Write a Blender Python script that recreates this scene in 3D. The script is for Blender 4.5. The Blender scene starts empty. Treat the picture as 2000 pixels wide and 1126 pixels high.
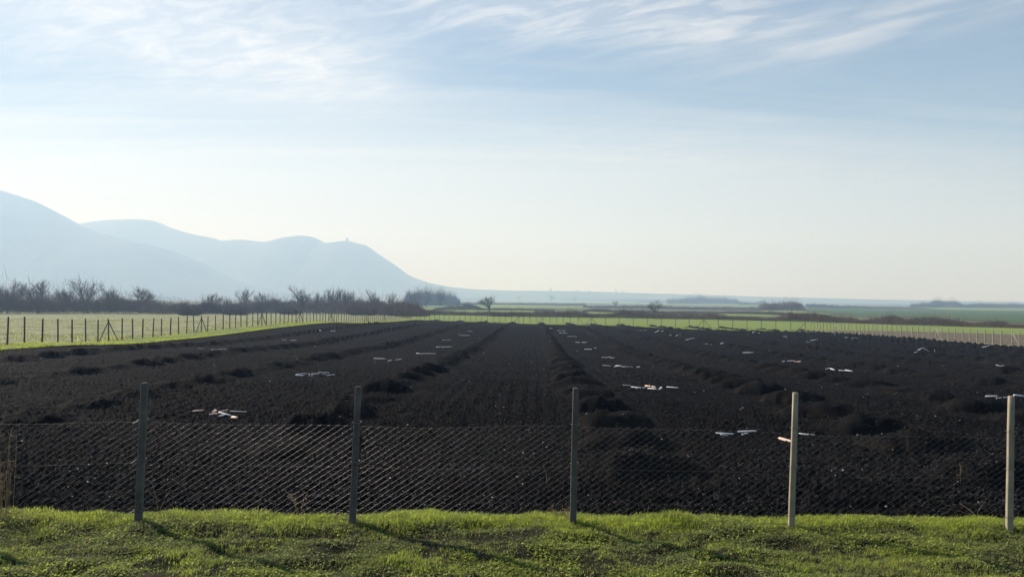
import bpy, math, random
import numpy as np
from mathutils import Vector, Matrix
random.seed(7); rng = np.random.default_rng(11)
S = bpy.context.scene
COL = S.collection
R = math.radians

# ------------------------------------------------------------------ camera, light, exposure
CAMZ = 2.43; F = 1500.; PITCH = R(.764); ROLL = R(.45)
cam = bpy.data.cameras.new('camera'); cam.lens = 27; cam.sensor_width = 36
cam.clip_start = .1; cam.clip_end = 30000
camo = bpy.data.objects.new('camera', cam); COL.objects.link(camo)
fw = np.array([0, math.cos(PITCH), math.sin(PITCH)])
r0 = np.array([1., 0, 0]); u0 = np.array([0, -math.sin(PITCH), math.cos(PITCH)])
rt = math.cos(ROLL)*r0 + math.sin(ROLL)*u0; up = -math.sin(ROLL)*r0 + math.cos(ROLL)*u0
camo.matrix_world = Matrix(((rt[0], up[0], -fw[0], 0), (rt[1], up[1], -fw[1], 0), (rt[2], up[2], -fw[2], CAMZ), (0, 0, 0, 1)))
S.camera = camo

SUN_EL, SUN_AZ = R(32.5), R(-56)          # azimuth from straight ahead, negative = to the left
SDIR = Vector((math.sin(SUN_AZ)*math.cos(SUN_EL), math.cos(SUN_AZ)*math.cos(SUN_EL), math.sin(SUN_EL)))
sl = bpy.data.lights.new('sun', 'SUN'); sl.energy = 5.0; sl.angle = R(.5); sl.color = (1, .975, .95)
slo = bpy.data.objects.new('sun', sl); COL.objects.link(slo); slo.rotation_euler = SDIR.to_track_quat('Z', 'Y').to_euler()

S.view_settings.view_transform = 'Standard'; S.view_settings.look = 'None'
S.view_settings.exposure = 0.50; S.view_settings.gamma = 1
S.render.engine = 'CYCLES'
S.cycles.use_denoising = True
S.cycles.max_bounces = 6; S.cycles.volume_bounces = 3; S.cycles.transparent_max_bounces = 8
S.cycles.caustics_reflective = False; S.cycles.caustics_refractive = False

def nodes(nt):
    nt.nodes.clear(); N = nt.nodes; L = nt.links
    def mk(t, **k):
        n = N.new(t)
        for a, b in k.items():
            if a.startswith('i_'):
                n.inputs[a[2:].replace('_', ' ')].default_value = b
            else: setattr(n, a, b)
        return n
    def math_(op, a, b=None, c=None, clamp=False):
        n = N.new('ShaderNodeMath'); n.operation = op; n.use_clamp = clamp
        for i, v in enumerate((a, b, c)):
            if v is None: continue
            if hasattr(v, 'default_value') or hasattr(v, 'links'): L.new(v, n.inputs[i])
            else: n.inputs[i].default_value = v
        return n.outputs[0]
    def mix(f, a, b, mode='MIX'):
        n = N.new('ShaderNodeMix'); n.data_type = 'RGBA'; n.blend_type = mode
        for i, v in ((0, f), (6, a), (7, b)):
            if hasattr(v, 'links'): L.new(v, n.inputs[i])
            else: n.inputs[i].default_value = v if i == 0 else (*v, 1)[:4]
        return n.outputs[2]
    def ramp(f, *st):
        n = N.new('ShaderNodeValToRGB'); e = n.color_ramp.elements
        while len(e) < len(st): e.new(.5)
        for el, (p, c) in zip(e, st):
            el.position = p; el.color = (*c, 1) if isinstance(c, tuple) else (c, c, c, 1)
        L.new(f, n.inputs[0]); return n.outputs[0]
    def noise(vec, scale, detail=4, rough=.55, dist=0):
        n = N.new('ShaderNodeTexNoise'); n.inputs['Scale'].default_value = scale; n.inputs['Detail'].default_value = detail
        n.inputs['Roughness'].default_value = rough; n.inputs['Distortion'].default_value = dist
        if vec is not None: L.new(vec, n.inputs['Vector'])
        return n.outputs['Fac']
    return N, L, mk, math_, mix, ramp, noise

# ------------------------------------------------------------------ sky: Nishita with thin high cloud
W = bpy.data.worlds.new('World'); S.world = W; W.use_nodes = True
N, L, mk, math_, mix, ramp, noise = nodes(W.node_tree)
sky = mk('ShaderNodeTexSky', sky_type='NISHITA', sun_disc=False, sun_elevation=SUN_EL, sun_rotation=SUN_AZ % (2*math.pi),
         air_density=1.0, dust_density=.2, ozone_density=4.0)
tc = mk('ShaderNodeTexCoord'); sep = mk('ShaderNodeSeparateXYZ'); L.new(tc.outputs['Generated'], sep.inputs[0])
dx, dy, dz = sep.outputs
den = math_('ADD', math_('MAXIMUM', dz, 0.0), .10)
cx = math_('DIVIDE', dx, den); cy = math_('DIVIDE', dy, den)      # position on the cloud sheet overhead
def rotpos(ang, sx, sy):
    ca, sa = math.cos(ang), math.sin(ang)
    a = math_('ADD', math_('MULTIPLY', cx, ca*sx), math_('MULTIPLY', cy, sa*sx))
    b = math_('ADD', math_('MULTIPLY', cx, -sa*sy), math_('MULTIPLY', cy, ca*sy))
    c = mk('ShaderNodeCombineXYZ'); L.new(a, c.inputs[0]); L.new(b, c.inputs[1]); return c.outputs[0]
def skyxy(px, py):
    u = (px-1000)/1500; v = (563-py)/1500+math.tan(R(.764)); q = math.sqrt(1+u*u+v*v); return u/q/(v/q+.1), 1/q/(v/q+.1)
def bank(px, py, rx, ry, ang=0.0):
    """soft-edged bank of cirrus centred in one part of the sky (plane coordinates)"""
    x0, y0 = skyxy(px, py); ca, sa = math.cos(ang), math.sin(ang)
    ax = math_('SUBTRACT', cx, x0); ay = math_('SUBTRACT', cy, y0)
    a = math_('MULTIPLY', math_('ADD', math_('MULTIPLY', ax, ca), math_('MULTIPLY', ay, sa)), 1/rx)
    b = math_('MULTIPLY', math_('ADD', math_('MULTIPLY', ax, -sa), math_('MULTIPLY', ay, ca)), 1/ry)
    return math_('EXPONENT', math_('MULTIPLY', math_('ADD', math_('MULTIPLY', a, a), math_('MULTIPLY', b, b)), -1.0))
def add(*a):
    r = a[0]
    for k in a[1:]: r = math_('ADD', r, k)
    return r
SA = R(-46)
streak = noise(rotpos(SA, .9, 4.2), 2.3, 9, .62, .55)
streak2 = noise(rotpos(R(-30), 1.6, 5.0), 2.0, 9, .66, .9)
puff = noise(rotpos(R(-20), 2.2, 4.4), 2.6, 10, .66, .7)
ripple = noise(rotpos(R(4), .12, 1.5), 3.0, 6, .6, .3)
dot = mk('ShaderNodeVectorMath', operation='DOT_PRODUCT'); L.new(tc.outputs['Generated'], dot.inputs[0]); dot.inputs[1].default_value = SDIR
sund = dot.outputs['Value']
fwd = math_('POWER', math_('MULTIPLY_ADD', sund, .5, .5, True), 1.6)   # forward scattering by ice crystals
st = ramp(streak, (.44, 0.0), (.70, 1.0)); st2 = ramp(streak2, (.45, 0.0), (.72, 1.0)); pf = ramp(puff, (.44, 0.0), (.72, 1.0)); rp = ramp(ripple, (.40, 0.0), (.70, 1.0))
b_right = math_('MULTIPLY', math_('MULTIPLY', bank(1700, 50, .42, .13, SA), math_('MULTIPLY_ADD', st, 1.0, .12)), 1.15)
b_mid = math_('MULTIPLY', math_('MULTIPLY', add(bank(1250, 25, .34, .20), bank(1420, 60, .25, .16), bank(950, 0, .34, .2)), math_('MULTIPLY_ADD', st2, .9, .22)), .95)
b_left = math_('MULTIPLY', math_('MULTIPLY', add(bank(150, 30, .45, .45), bank(480, 110, .38, .40), bank(640, 150, .25, .35)), math_('MULTIPLY_ADD', pf, .75, .42)), .72)
low = math_('DIVIDE', .022, math_('ADD', math_('MAXIMUM', dz, 0.0), .04))                      # thin even veil, thicker towards the horizon
sheet = math_('MULTIPLY', ramp(math_('MULTIPLY_ADD', rp, .11, math_('MULTIPLY_ADD', cx, -.022, math_('MULTIPLY', cy, .2))), (.53, 0.0), (.80, 1.0)), .80)
b_low = math_('MULTIPLY', math_('MULTIPLY', add(bank(1780, 350, 1.2, .7), bank(1250, 300, .7, .35)), math_('MULTIPLY_ADD', pf, .9, .15)), .45)
dens = add(low, sheet, b_low, b_right, b_mid, b_left, math_('MULTIPLY', st2, .10))
dens = math_('MULTIPLY', dens, math_('MULTIPLY_ADD', fwd, .55, .5))
cov = math_('SUBTRACT', 1.0, math_('EXPONENT', math_('MULTIPLY', dens, -1.0)))
bg1 = mk('ShaderNodeBackground'); bg1.inputs['Strength'].default_value = .056; L.new(sky.outputs[0], bg1.inputs['Color'])
bg2 = mk('ShaderNodeBackground'); bg2.inputs['Color'].default_value = (1, .985, .962, 1)
L.new(math_('MULTIPLY_ADD', fwd, .53, .37), bg2.inputs['Strength'])
ms = mk('ShaderNodeMixShader'); L.new(cov, ms.inputs[0]); L.new(bg1.outputs[0], ms.inputs[1]); L.new(bg2.outputs[0], ms.inputs[2])
wo = mk('ShaderNodeOutputWorld'); L.new(ms.outputs[0], wo.inputs['Surface'])

# ------------------------------------------------------------------ terrain
def pchip(xs, ys):
    xs = np.array(xs, float); ys = np.array(ys, float); h = np.diff(xs); d = np.diff(ys)/h
    m = np.zeros(len(xs)); m[0] = d[0]; m[-1] = d[-1]
    for i in range(1, len(xs)-1):
        if d[i-1]*d[i] > 0:
            w1 = 2*h[i]+h[i-1]; w2 = h[i]+2*h[i-1]; m[i] = (w1+w2)/(w1/d[i-1]+w2/d[i])
    def f(q):
        q = np.clip(np.asarray(q, float), xs[0], xs[-1]); i = np.clip(np.searchsorted(xs, q)-1, 0, len(xs)-2)
        t = (q-xs[i])/h[i]
        return (2*t**3-3*t**2+1)*ys[i]+(t**3-2*t**2+t)*h[i]*m[i]+(-2*t**3+3*t**2)*ys[i+1]+(t**3-t**2)*h[i]*m[i+1]
    return f
FARP = [(260, -3.45), (400, -4.4), (700, -5.6), (1000, -6.2), (1500, -6.8), (2500, -7.6), (4000, -8.6), (10000, -10.6)]
ZL = pchip(*zip(*([(-100, 0), (8, 0), (30, -.15), (41, -.3), (50, -.66), (65, -.78), (80, -.72), (90, -.72), (101, -.86), (112, -1.3), (135, -1.87), (173, -2.3)]+FARP)))
ZC = pchip(*zip(*([(-100, 0), (8, 0), (20, -.12), (28, -.42), (50, -1.06), (80, -1.33), (114, -1.68), (145, -2.25), (160, -2.55), (175, -2.8)]+FARP)))
ZR = pchip(*zip(*([(-100, 0), (8, 0), (40, -1.0), (69, -1.66), (84, -1.8), (99, -2.0), (113, -2.24), (124, -2.3), (173, -3.0)]+FARP)))
def terrain(x, y):
    x = np.asarray(x, float); y = np.asarray(y, float)
    l, c, r = ZL(y), ZC(y), ZR(y)
    u = np.clip((x+27)/35, 0, 1); v = np.clip((x-8)/39, 0, 1)
    return np.where(x < 8, l+(c-l)*u, c+(r-c)*v)
def ray(px, py): return fw + rt*((px-1000)/F) + up*((563-py)/F)
YS = np.geomspace(4, 6300, 5000)
def at(px, py):
    """ground point seen at a pixel of the 2000 px wide photograph"""
    d = ray(px, py); t = YS/d[1]
    g = CAMZ+d[2]*t-terrain(d[0]*t, YS)
    i = int(np.argmax(g < 0))
    if g[i] >= 0: i = len(YS)-1
    a, b = YS[i-1], YS[i]
    for _ in range(30):
        m = (a+b)/2; t = m/d[1]
        if CAMZ+d[2]*t-terrain(d[0]*t, m) < 0: b = m
        else: a = m
    t = b/d[1]
    return Vector((d[0]*t, b, float(terrain(d[0]*t, b))))
def tz(x, y): return float(terrain(x, y))

# ------------------------------------------------------------------ helpers
def hsh(ix, iy, seed):
    n = (ix.astype(np.int64)*374761393 + iy.astype(np.int64)*668265263 + seed*1442695041) & 0xffffffff
    n = ((n ^ (n >> 13))*1274126177) & 0xffffffff
    return ((n ^ (n >> 16)) & 0xffff)/65535.0
def vn(x, y, seed=0):
    ix = np.floor(x); iy = np.floor(y); fx = x-ix; fy = y-iy
    fx = fx*fx*fx*(fx*(fx*6-15)+10); fy = fy*fy*fy*(fy*(fy*6-15)+10)
    a = hsh(ix, iy, seed); b = hsh(ix+1, iy, seed); c = hsh(ix, iy+1, seed); d = hsh(ix+1, iy+1, seed)
    return (a+(b-a)*fx)+((c+(d-c)*fx)-(a+(b-a)*fx))*fy
def fbm(x, y, seed, oct=4):
    s = 0; a = .5; t = 0
    for i in range(oct):
        s = s+a*vn(x, y, seed+i*17); t += a; a *= .5; x = x*2.03+5.1; y = y*2.03+9.7
    return s/t
def mesh_np(name, V, Fc, mat=None, smooth=False, parent=None, col=None):
    """one mesh object from arrays; Fc is (m,k), all faces with k corners, or a list of such arrays"""
    if not isinstance(Fc, (list, tuple)): Fc = [Fc]
    V = np.asarray(V, np.float32); me = bpy.data.meshes.new(name)
    nl = sum(f.size for f in Fc); nf = sum(len(f) for f in Fc)
    me.vertices.add(len(V)); me.vertices.foreach_set('co', V.ravel())
    me.loops.add(nl); me.loops.foreach_set('vertex_index', np.concatenate([f.ravel() for f in Fc]).astype(np.int32))
    me.polygons.add(nf)
    tot = np.concatenate([np.full(len(f), f.shape[1]) for f in Fc])
    me.polygons.foreach_set('loop_start', np.concatenate([[0], np.cumsum(tot)[:-1]]).astype(np.int32))
    if smooth: me.polygons.foreach_set('use_smooth', np.ones(nf, bool))
    me.update(calc_edges=True)
    if col is not None:
        at_ = me.color_attributes.new('tint', 'FLOAT_COLOR', 'POINT')
        c = np.ones((len(V), 4), np.float32); c[:, :3] = col; at_.data.foreach_set('color', c.ravel())
    o = bpy.data.objects.new(name, me); COL.objects.link(o)
    if mat: me.materials.append(mat)
    if parent: o.parent = parent
    return o
def tag(o, label=None, cat=None, group=None, kind=None):
    if label: o['label'] = label
    if cat: o['category'] = cat
    if group: o['group'] = group
    if kind: o['kind'] = kind
    return o
def empty(name, loc, label, cat, group=None, rz=0):
    o = bpy.data.objects.new(name, None); COL.objects.link(o); o.location = loc; o.rotation_euler.z = rz
    o.empty_display_size = .2
    return tag(o, label, cat, group)
class MB:
    """collects tubes and boxes, builds ONE mesh object"""
    def __init__(s): s.V = []; s.Q = []; s.n = 0
    def raw(s, V, Q):
        V = np.asarray(V, float); s.V.append(V); s.Q.append(np.asarray(Q, int)+s.n); s.n += len(V)
    def tube(s, P, rad, k=5, cap=True):
        P = np.asarray(P, float); n = len(P); rad = np.broadcast_to(np.asarray(rad, float), (n,))
        T = np.gradient(P, axis=0); T /= np.linalg.norm(T, axis=1)[:, None]+1e-12
        a = np.where(np.abs(T[:, 2:3]) > .9, np.array([[1., 0, 0]]), np.array([[0, 0, 1.]]))
        A = np.cross(T, a); A /= np.linalg.norm(A, axis=1)[:, None]; B = np.cross(T, A)
        th = np.arange(k)*2*math.pi/k
        V = (P[:, None]+rad[:, None, None]*(np.cos(th)[None, :, None]*A[:, None]+np.sin(th)[None, :, None]*B[:, None])).reshape(-1, 3)
        i = np.arange(n-1)[:, None]*k; j = np.arange(k)[None]; j2 = (j+1) % k
        Q = np.stack([i+j, i+j2, i+k+j2, i+k+j], -1).reshape(-1, 4)
        s.raw(V, Q)
        if cap and k == 4: s.Q.append(np.array([[3, 2, 1, 0], [(n-1)*k, (n-1)*k+1, (n-1)*k+2, (n-1)*k+3]])+s.n-len(V))
    def box(s, M, sx, sy, sz, bev=0):
        """box centred on M's origin, with chamfered edges"""
        b = bev
        if b <= 0:
            c = np.array([[x, y, z] for x in (-1, 1) for y in (-1, 1) for z in (-1, 1)])*np.array([sx, sy, sz])/2
            q = [[0, 1, 3, 2], [4, 6, 7, 5], [0, 4, 5, 1], [2, 3, 7, 6], [0, 2, 6, 4], [1, 5, 7, 3]]
        else:
            hx, hy, hz = sx/2, sy/2, sz/2
            ring = [(-hx+b, -hy), (hx-b, -hy), (hx, -hy+b), (hx, hy-b), (hx-b, hy), (-hx+b, hy), (-hx, hy-b), (-hx, -hy+b)]
            c = []; sc = lambda z, k: [(x*k[0], y*k[1], z) for x, y in ring]
            kk = ((hx-b)/hx, (hy-b)/hy)
            for z, k in ((-hz, kk), (-hz+b, (1, 1)), (hz-b, (1, 1)), (hz, kk)): c += sc(z, k)
            c = np.array(c); q = []
            for r_ in range(3):
                for i in range(8): q.append([r_*8+i, r_*8+(i+1) % 8, r_*8+8+(i+1) % 8, r_*8+8+i])
            for o_, flip in ((0, 1), (24, 0)):
                for a in ([0, 1, 2, 3], [0, 3, 4, 7], [4, 5, 6, 7]):
                    a = [o_+i for i in a]; q.append(a[::-1] if flip else a)
        Mx = np.array(M)
        s.raw(c@Mx[:3, :3].T+Mx[:3, 3], q)
    def build(s, name, mat, parent=None, smooth=False, col=None):
        V = np.concatenate(s.V)
        if parent is not None: V = V-np.array(parent.location)
        return mesh_np(name, V, np.concatenate(s.Q), mat, smooth, parent, col)

def material(name, color, rough=.9, spec=.3, var=None, scale=3, bump=0, bscale=40, metal=0, transl=0, attr=False, detail=5, obj=False, sheen=0):
    """procedural: colour varied by noise in the surface's own space, with bump"""
    m = bpy.data.materials.new(name); m.use_nodes = True
    N, L, mk, math_, mix, ramp, noise = nodes(m.node_tree)
    t = mk('ShaderNodeTexCoord'); vec = t.outputs['Object']
    p = mk('ShaderNodeBsdfPrincipled'); p.inputs['Roughness'].default_value = rough; p.inputs['Specular IOR Level'].default_value = spec
    p.inputs['Metallic'].default_value = metal
    base = None
    if var:
        f = noise(vec, scale, detail, .6)
        base = ramp(f, (.3, tuple(color)), (.7, tuple(var)))
    if attr:
        a = mk('ShaderNodeAttribute'); a.attribute_name = 'tint'
        base = mix(1.0, base, a.outputs['Color'], 'MULTIPLY') if base is not None else a.outputs['Color']
    if base is not None: L.new(base, p.inputs['Base Color'])
    else: p.inputs['Base Color'].default_value = (*color, 1)
    if bump:
        b = mk('ShaderNodeBump'); b.inputs['Strength'].default_value = .8; b.inputs['Distance'].default_value = bump
        L.new(noise(vec, bscale, 5, .6), b.inputs['Height']); L.new(b.outputs[0], p.inputs['Normal'])
    o = mk('ShaderNodeOutputMaterial'); sh = p.outputs[0]
    if transl:
        tr = mk('ShaderNodeBsdfTranslucent')
        if base is not None: L.new(base, tr.inputs['Color'])
        else: tr.inputs['Color'].default_value = (*color, 1)
        x = mk('ShaderNodeMixShader'); x.inputs[0].default_value = transl
        L.new(sh, x.inputs[1]); L.new(tr.outputs[0], x.inputs[2]); sh = x.outputs[0]
    L.new(sh, o.inputs['Surface'])
    return m
HAZE_COL = (.43, .65, 1, 1); HAZE_D = .00049; HAZE_G = .18
# ------------------------------------------------------------------ ground sheet, far hills, haze
M_plain = material('plain_earth', (.11, .135, .055), .95, .1, (.16, .15, .09), .02, detail=8)
gx = np.concatenate([-np.geomspace(6000, 60, 40), np.linspace(-50, 60, 60), np.geomspace(70, 6000, 40)])
gy = np.concatenate([np.linspace(-40, 5, 8), np.linspace(7, 200, 110), np.geomspace(205, 6300, 70)])
GX, GY = np.meshgrid(gx, gy); GZ = terrain(GX, GY)-.12
nx_, ny_ = len(gx), len(gy)
def gridfaces(nr, nc):
    i = np.arange(nr-1)[:, None]*nc+np.arange(nc-1)[None]
    return np.stack([i, i+1, i+nc+1, i+nc], -1).reshape(-1, 4)
tag(mesh_np('ground', np.stack([GX, GY, GZ], -1).reshape(-1, 3), gridfaces(ny_, nx_), M_plain, True), kind='structure')

M_hill = material('hill_woods', (.03, .035, .025), .95, .05, (.11, .10, .075), .006)
def hill(name, dist, prof, depth, seed):
    px = np.array([p[0] for p in prof], float); py = np.array([p[1] for p in prof], float)
    f = pchip(px, py); q = np.linspace(px[0], px[-1], int((px[-1]-px[0])*.9)); top = f(q)
    zs = []; xs = []
    for a, b in zip(q, top):
        d = ray(a, b); t = dist/d[1]; xs.append(d[0]*t); zs.append(CAMZ+d[2]*t)
    xs = np.array(xs); zs = np.array(zs); edge = np.clip(np.minimum(q-q[0], q[-1]-q)/40, 0, 1)
    v = np.concatenate([np.linspace(-1, -.1, 22), np.linspace(-.08, .08, 9), np.linspace(.1, 1, 12)]); V = []
    for s in v:
        fall = .5+.5*np.cos(math.pi*s); fall = fall**(.8 if s < 0 else 1.2)
        y = dist+s*depth+0*xs; x = xs*(1+0*s)
        g = terrain(x, y)-3
        n = (fbm(x/160, y/160+0*x, seed, 4)-.5)*zs*.07*(1-fall)*2*(fall > .01)
        tr = (vn(x/7, y/7, seed+5)+vn(x/3.3, y/3.3, seed+6)-1)*4.2*np.clip((zs-g)/30, 0, 1)*(fall > .05)*(.25+.75*(fall > .97))
        z = g+(zs-g)*fall*np.clip(edge+.0, 0, 1)+n*edge+tr*edge
        V.append(np.stack([x, y, z], -1))
    return tag(mesh_np(name, np.array(V).reshape(-1, 3), gridfaces(len(v), len(q)), M_hill, True), kind='structure')
hill('hill', 3500, [(-500, 520), (-300, 400), (-180, 352), (-80, 350), (0, 372), (60, 392), (100, 412), (155, 441), (200, 457), (250, 470), (320, 486), (370, 506), (420, 532), (470, 552), (520, 563), (570, 571), (640, 577)], 900, 3)
hill('hill', 4400, [(20, 500), (100, 462), (160, 440), (200, 433), (240, 430), (275, 429), (300, 432), (330, 444), (370, 456), (410, 464), (440, 471), (470, 469), (520, 473), (560, 465), (590, 461), (610, 463), (640, 475), (660, 473), (680, 471), (697, 475), (715, 480), (740, 497), (770, 517), (800, 538), (830, 550), (870, 559), (920, 564.5), (960, 566.5), (1000, 567.5), (1060, 568), (1100, 568.5), (1200, 571), (1300, 574), (1450, 578.6), (1600, 582.3), (1800, 586.8), (2000, 589.3), (2150, 590.5), (2300, 591.5)], 900, 9)

M_haze = bpy.data.materials.new('haze_air'); M_haze.use_nodes = True
N, L, mk, math_, mix, ramp, noise = nodes(M_haze.node_tree)
pv = mk('ShaderNodeVolumePrincipled'); pv.inputs['Color'].default_value = HAZE_COL; pv.inputs['Density'].default_value = HAZE_D
pv.inputs['Anisotropy'].default_value = HAZE_G; pv.inputs['Absorption Color'].default_value = (1, 1, 1, 1)
o = mk('ShaderNodeOutputMaterial'); L.new(pv.outputs[0], o.inputs['Volume'])
M_haze.cycles.homogeneous_volume = True
mb = MB(); zt, zb = 560, -14
mb.box(Matrix.Translation((0, 3300, (zt+zb)/2)), 14000, 6900, zt-zb)
tag(mb.build('haze', M_haze), kind='stuff')
# ------------------------------------------------------------------ ploughed field: one sheet, relief in metres
EDGE_L = pchip([5, 8, 38, 52, 70, 95, 130, 168], [-24.6, -24.6, -24.7, -24.3, -24.3, -23.8, -22.2, -21.0])
FA, FB = np.array([-22., 172.]), np.array([47.3, 123.])          # far fence line, plan
ROWS = [-26+5.4*k for k in range(0)] + [-21, -15.3, -9.9, -4.05, 1.4, 6.5, 10.6, 15.6, 21, 26.4, 31.8, 37.2, 42.6]
def near_edge(x): return 8.62+.10*(vn(x*.9, 0*x, 31)-.5)+.10*(vn(x*3.1, 0*x, 32)-.5)+.0022*x
def row_shift(y): return .029*y+.25*(vn(y*.05, 0*y, 44)-.5)
MOUND = []          # (x, y, height, across, along) of every heap of dug soil
for k, c in enumerate(ROWS):
    y = 10.2+((k*1.37) % 2.1) if k != 4 else 11.1
    while y < 170:
        x = c+.029*y+random.uniform(-.12, .12)+(.18 if k == 4 and y < 20 else 0)
        h = random.uniform(.18, .27)*(1.05 if k > 5 else 1)+(.10 if k in (3, 4, 5) and y < 30 else 0)
        if y < 40 and random.random() < (.25 if k not in (4, 5) else .06): h *= .45
        MOUND.append((x, y, h, random.uniform(.62, 1.0), random.uniform(.46, .70)))
        y += random.uniform(1.9, 2.3)
def relief(x, y, fine=True):
    h = .05*(fbm(x*.35, y*.35, 1, 3)-.5)
    if fine:
        tex = .55+.9*vn(x*.45, y*.45, 70)                                   # rougher and smoother patches
        h = h+tex*.05*(fbm(x*2.6, y*2.6, 2, 4)-.5)
        c = vn(x*16, y*16, 5)*.5+vn(x*33, y*33, 6)*.5
        h = h+tex*.13*np.maximum(c-.44, 0)                                  # clods standing proud
        h = h+.030*(vn(x*34, y*34, 7)-.5)
    h = h+0.011*np.sin((x-.029*y)*2*math.pi/.38+2.4*vn(x*.8, y*.3, 8))*(.3+1.2*vn(x*.3, y*.1, 19))*np.clip((y-10)/3, 0, 1)   # tine marks
    for c in ROWS: h = h+(.05+.22*np.clip((y-18)/18, 0, 1))*np.exp(-((x-c-.029*y+.25*(vn(x*.2, y*.35, 23)-.5))/.40)**2)*np.clip((y-10.5)/2, 0, 1)*(.75+.45*vn(x*1.5, y*1.2, 20))    # low berm joining the heaps
    h = h+.035*np.sin(y*2*math.pi/.36+2.5*vn(x*.25, y*.9, 9))*np.clip((11.0-y)/1.2, 0, 1)     # headland furrows
    return h
def mounds(x, y, full=False):
    h = np.zeros_like(x); msk = np.zeros_like(x)
    yk = np.array([m[1] for m in MOUND])
    for mx, my, mh, a, b in MOUND:
        sel = (np.abs(y-my) < 1.3) & (np.abs(x-mx) < 1.6)
        if not sel.any(): continue
        xx, yy = x[sel], y[sel]
        wx = .34*(vn(xx*2.6, yy*2.6, 12)-.5)+.08*(vn(xx*7, yy*7, 17)-.5); wy = .30*(vn(xx*2.6+7, yy*2.6, 13)-.5)+.07*(vn(xx*7, yy*7+3, 18)-.5)
        r = np.sqrt(((xx-mx+wx)/a)**2+((yy-my+wy)/b)**2)
        prof = np.where(r < 1, (1-r*r)**1.0*(1-.25*np.exp(-(r/.3)**2)), 0); msk[sel] = np.maximum(msk[sel], np.clip((1.45-r)/.55, 0, 1))
        pit = np.exp(-(((xx-mx)/(a*.8))**2+((yy-my+.58)/.26)**2))*.20        # the dug hole in front
        h[sel] = np.maximum(h[sel], mh*prof*(.8+.4*vn(xx*4.5, yy*4.5, 14)))-pit*mh/.3
    return (h, msk) if full else h
def exit_y(q):
    """distance at which the line x = q*y leaves the field"""
    t = (q*FA[1]-FA[0])/((FB-FA)[0]-q*(FB-FA)[1]); yf = FA[1]+t*(FB-FA)[1]-1.0
    yf = np.where((t > -.3) & (t < 1.3), yf, 400)
    yr = np.where(q > .02, 44.2/np.maximum(q-.02, 1e-3), 400)
    yl = np.full_like(q, 400.)
    for i, k in enumerate(q):
        if k < -.1:
            ys = np.linspace(6, 172, 1400); g = k*ys-EDGE_L(ys); j = np.argmax(g < 0)
            if g[j] < 0: yl[i] = ys[j]
    return np.minimum(np.minimum(yf, yr), yl)
q = np.concatenate([-np.geomspace(2.7, .78, 60), np.linspace(-.775, .775, 1150), np.geomspace(.78, 4.6, 70)])
ye = exit_y(q); NT = 640; t = np.linspace(0, 1, NT)[:, None]
y0 = near_edge(q*8.62)-.35
Y = 1/(1/y0[None]+t*(1/ye-1/y0)[None]); X = q[None]*Y
X = X+0; 
MH, MM = mounds(X, Y, True); H = relief(X, Y)*(1-.6*np.clip(MM, 0, 1)*(vn(X*1.7, Y*1.7, 15) > -1))+MH
edge = np.clip((Y-near_edge(X)+.15)/.5, 0, 1)
Z = terrain(X, Y)+H-.07*(1-edge)+.0
Z -= .10*np.exp(-((Y-near_edge(X)-.35)/.25)**2)                                # trench along the grass
M_soil = bpy.data.materials.new('black_soil'); M_soil.use_nodes = True
N, L, mk, math_, mix, ramp, noise = nodes(M_soil.node_tree)
tcs = mk('ShaderNodeTexCoord'); v = tcs.outputs['Object']
base = ramp(noise(v, .35, 6, .6), (.3, (.0054, .0053, .0060)), (.7, (.0108, .0100, .0102)))
base = mix(ramp(noise(v, 9, 5, .7), (.5, 0.), (.72, .55)), base, (.018, .0168, .0165))
base = mix(ramp(noise(v, .9, 4, .6, .6), (.62, 0.), (.72, .5)), base, (.014, .0108, .009))
sa_ = mk('ShaderNodeAttribute'); sa_.attribute_name = 'tint'
sc_ = mk('ShaderNodeSeparateColor'); L.new(sa_.outputs['Color'], sc_.inputs[0])
base = mix(math_('MULTIPLY', sc_.outputs[0], .45), base, (.026, .020, .0145))     # paler subsoil thrown up round the heaps
p = mk('ShaderNodeBsdfPrincipled'); p.inputs['Roughness'].default_value = .85; p.inputs['Specular IOR Level'].default_value = .02
L.new(base, p.inputs['Base Color'])
bu = mk('ShaderNodeBump'); bu.inputs['Strength'].default_value = .9; bu.inputs['Distance'].default_value = .02
L.new(noise(v, 28, 6, .7), bu.inputs['Height']); L.new(bu.outputs[0], p.inputs['Normal'])
o = mk('ShaderNodeOutputMaterial'); L.new(p.outputs[0], o.inputs['Surface'])
field = mesh_np('ploughed_field', np.stack([X, Y, Z], -1).reshape(-1, 3), gridfaces(NT, len(q)), M_soil, True, col=np.stack([np.clip(MM*(1.1-.9*np.clip(MH/.16, 0, 1))*np.clip((vn(X*1.9, Y*1.9, 16)-.42)*4, 0, 1), 0, 1)]*3, -1).reshape(-1, 3))
tag(field, kind='structure')
def fz(x, y):
    a = np.array([float(x)]); b = np.array([float(y)])
    return float((terrain(a, b)+relief(a, b)+mounds(a, b))[0])

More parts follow.
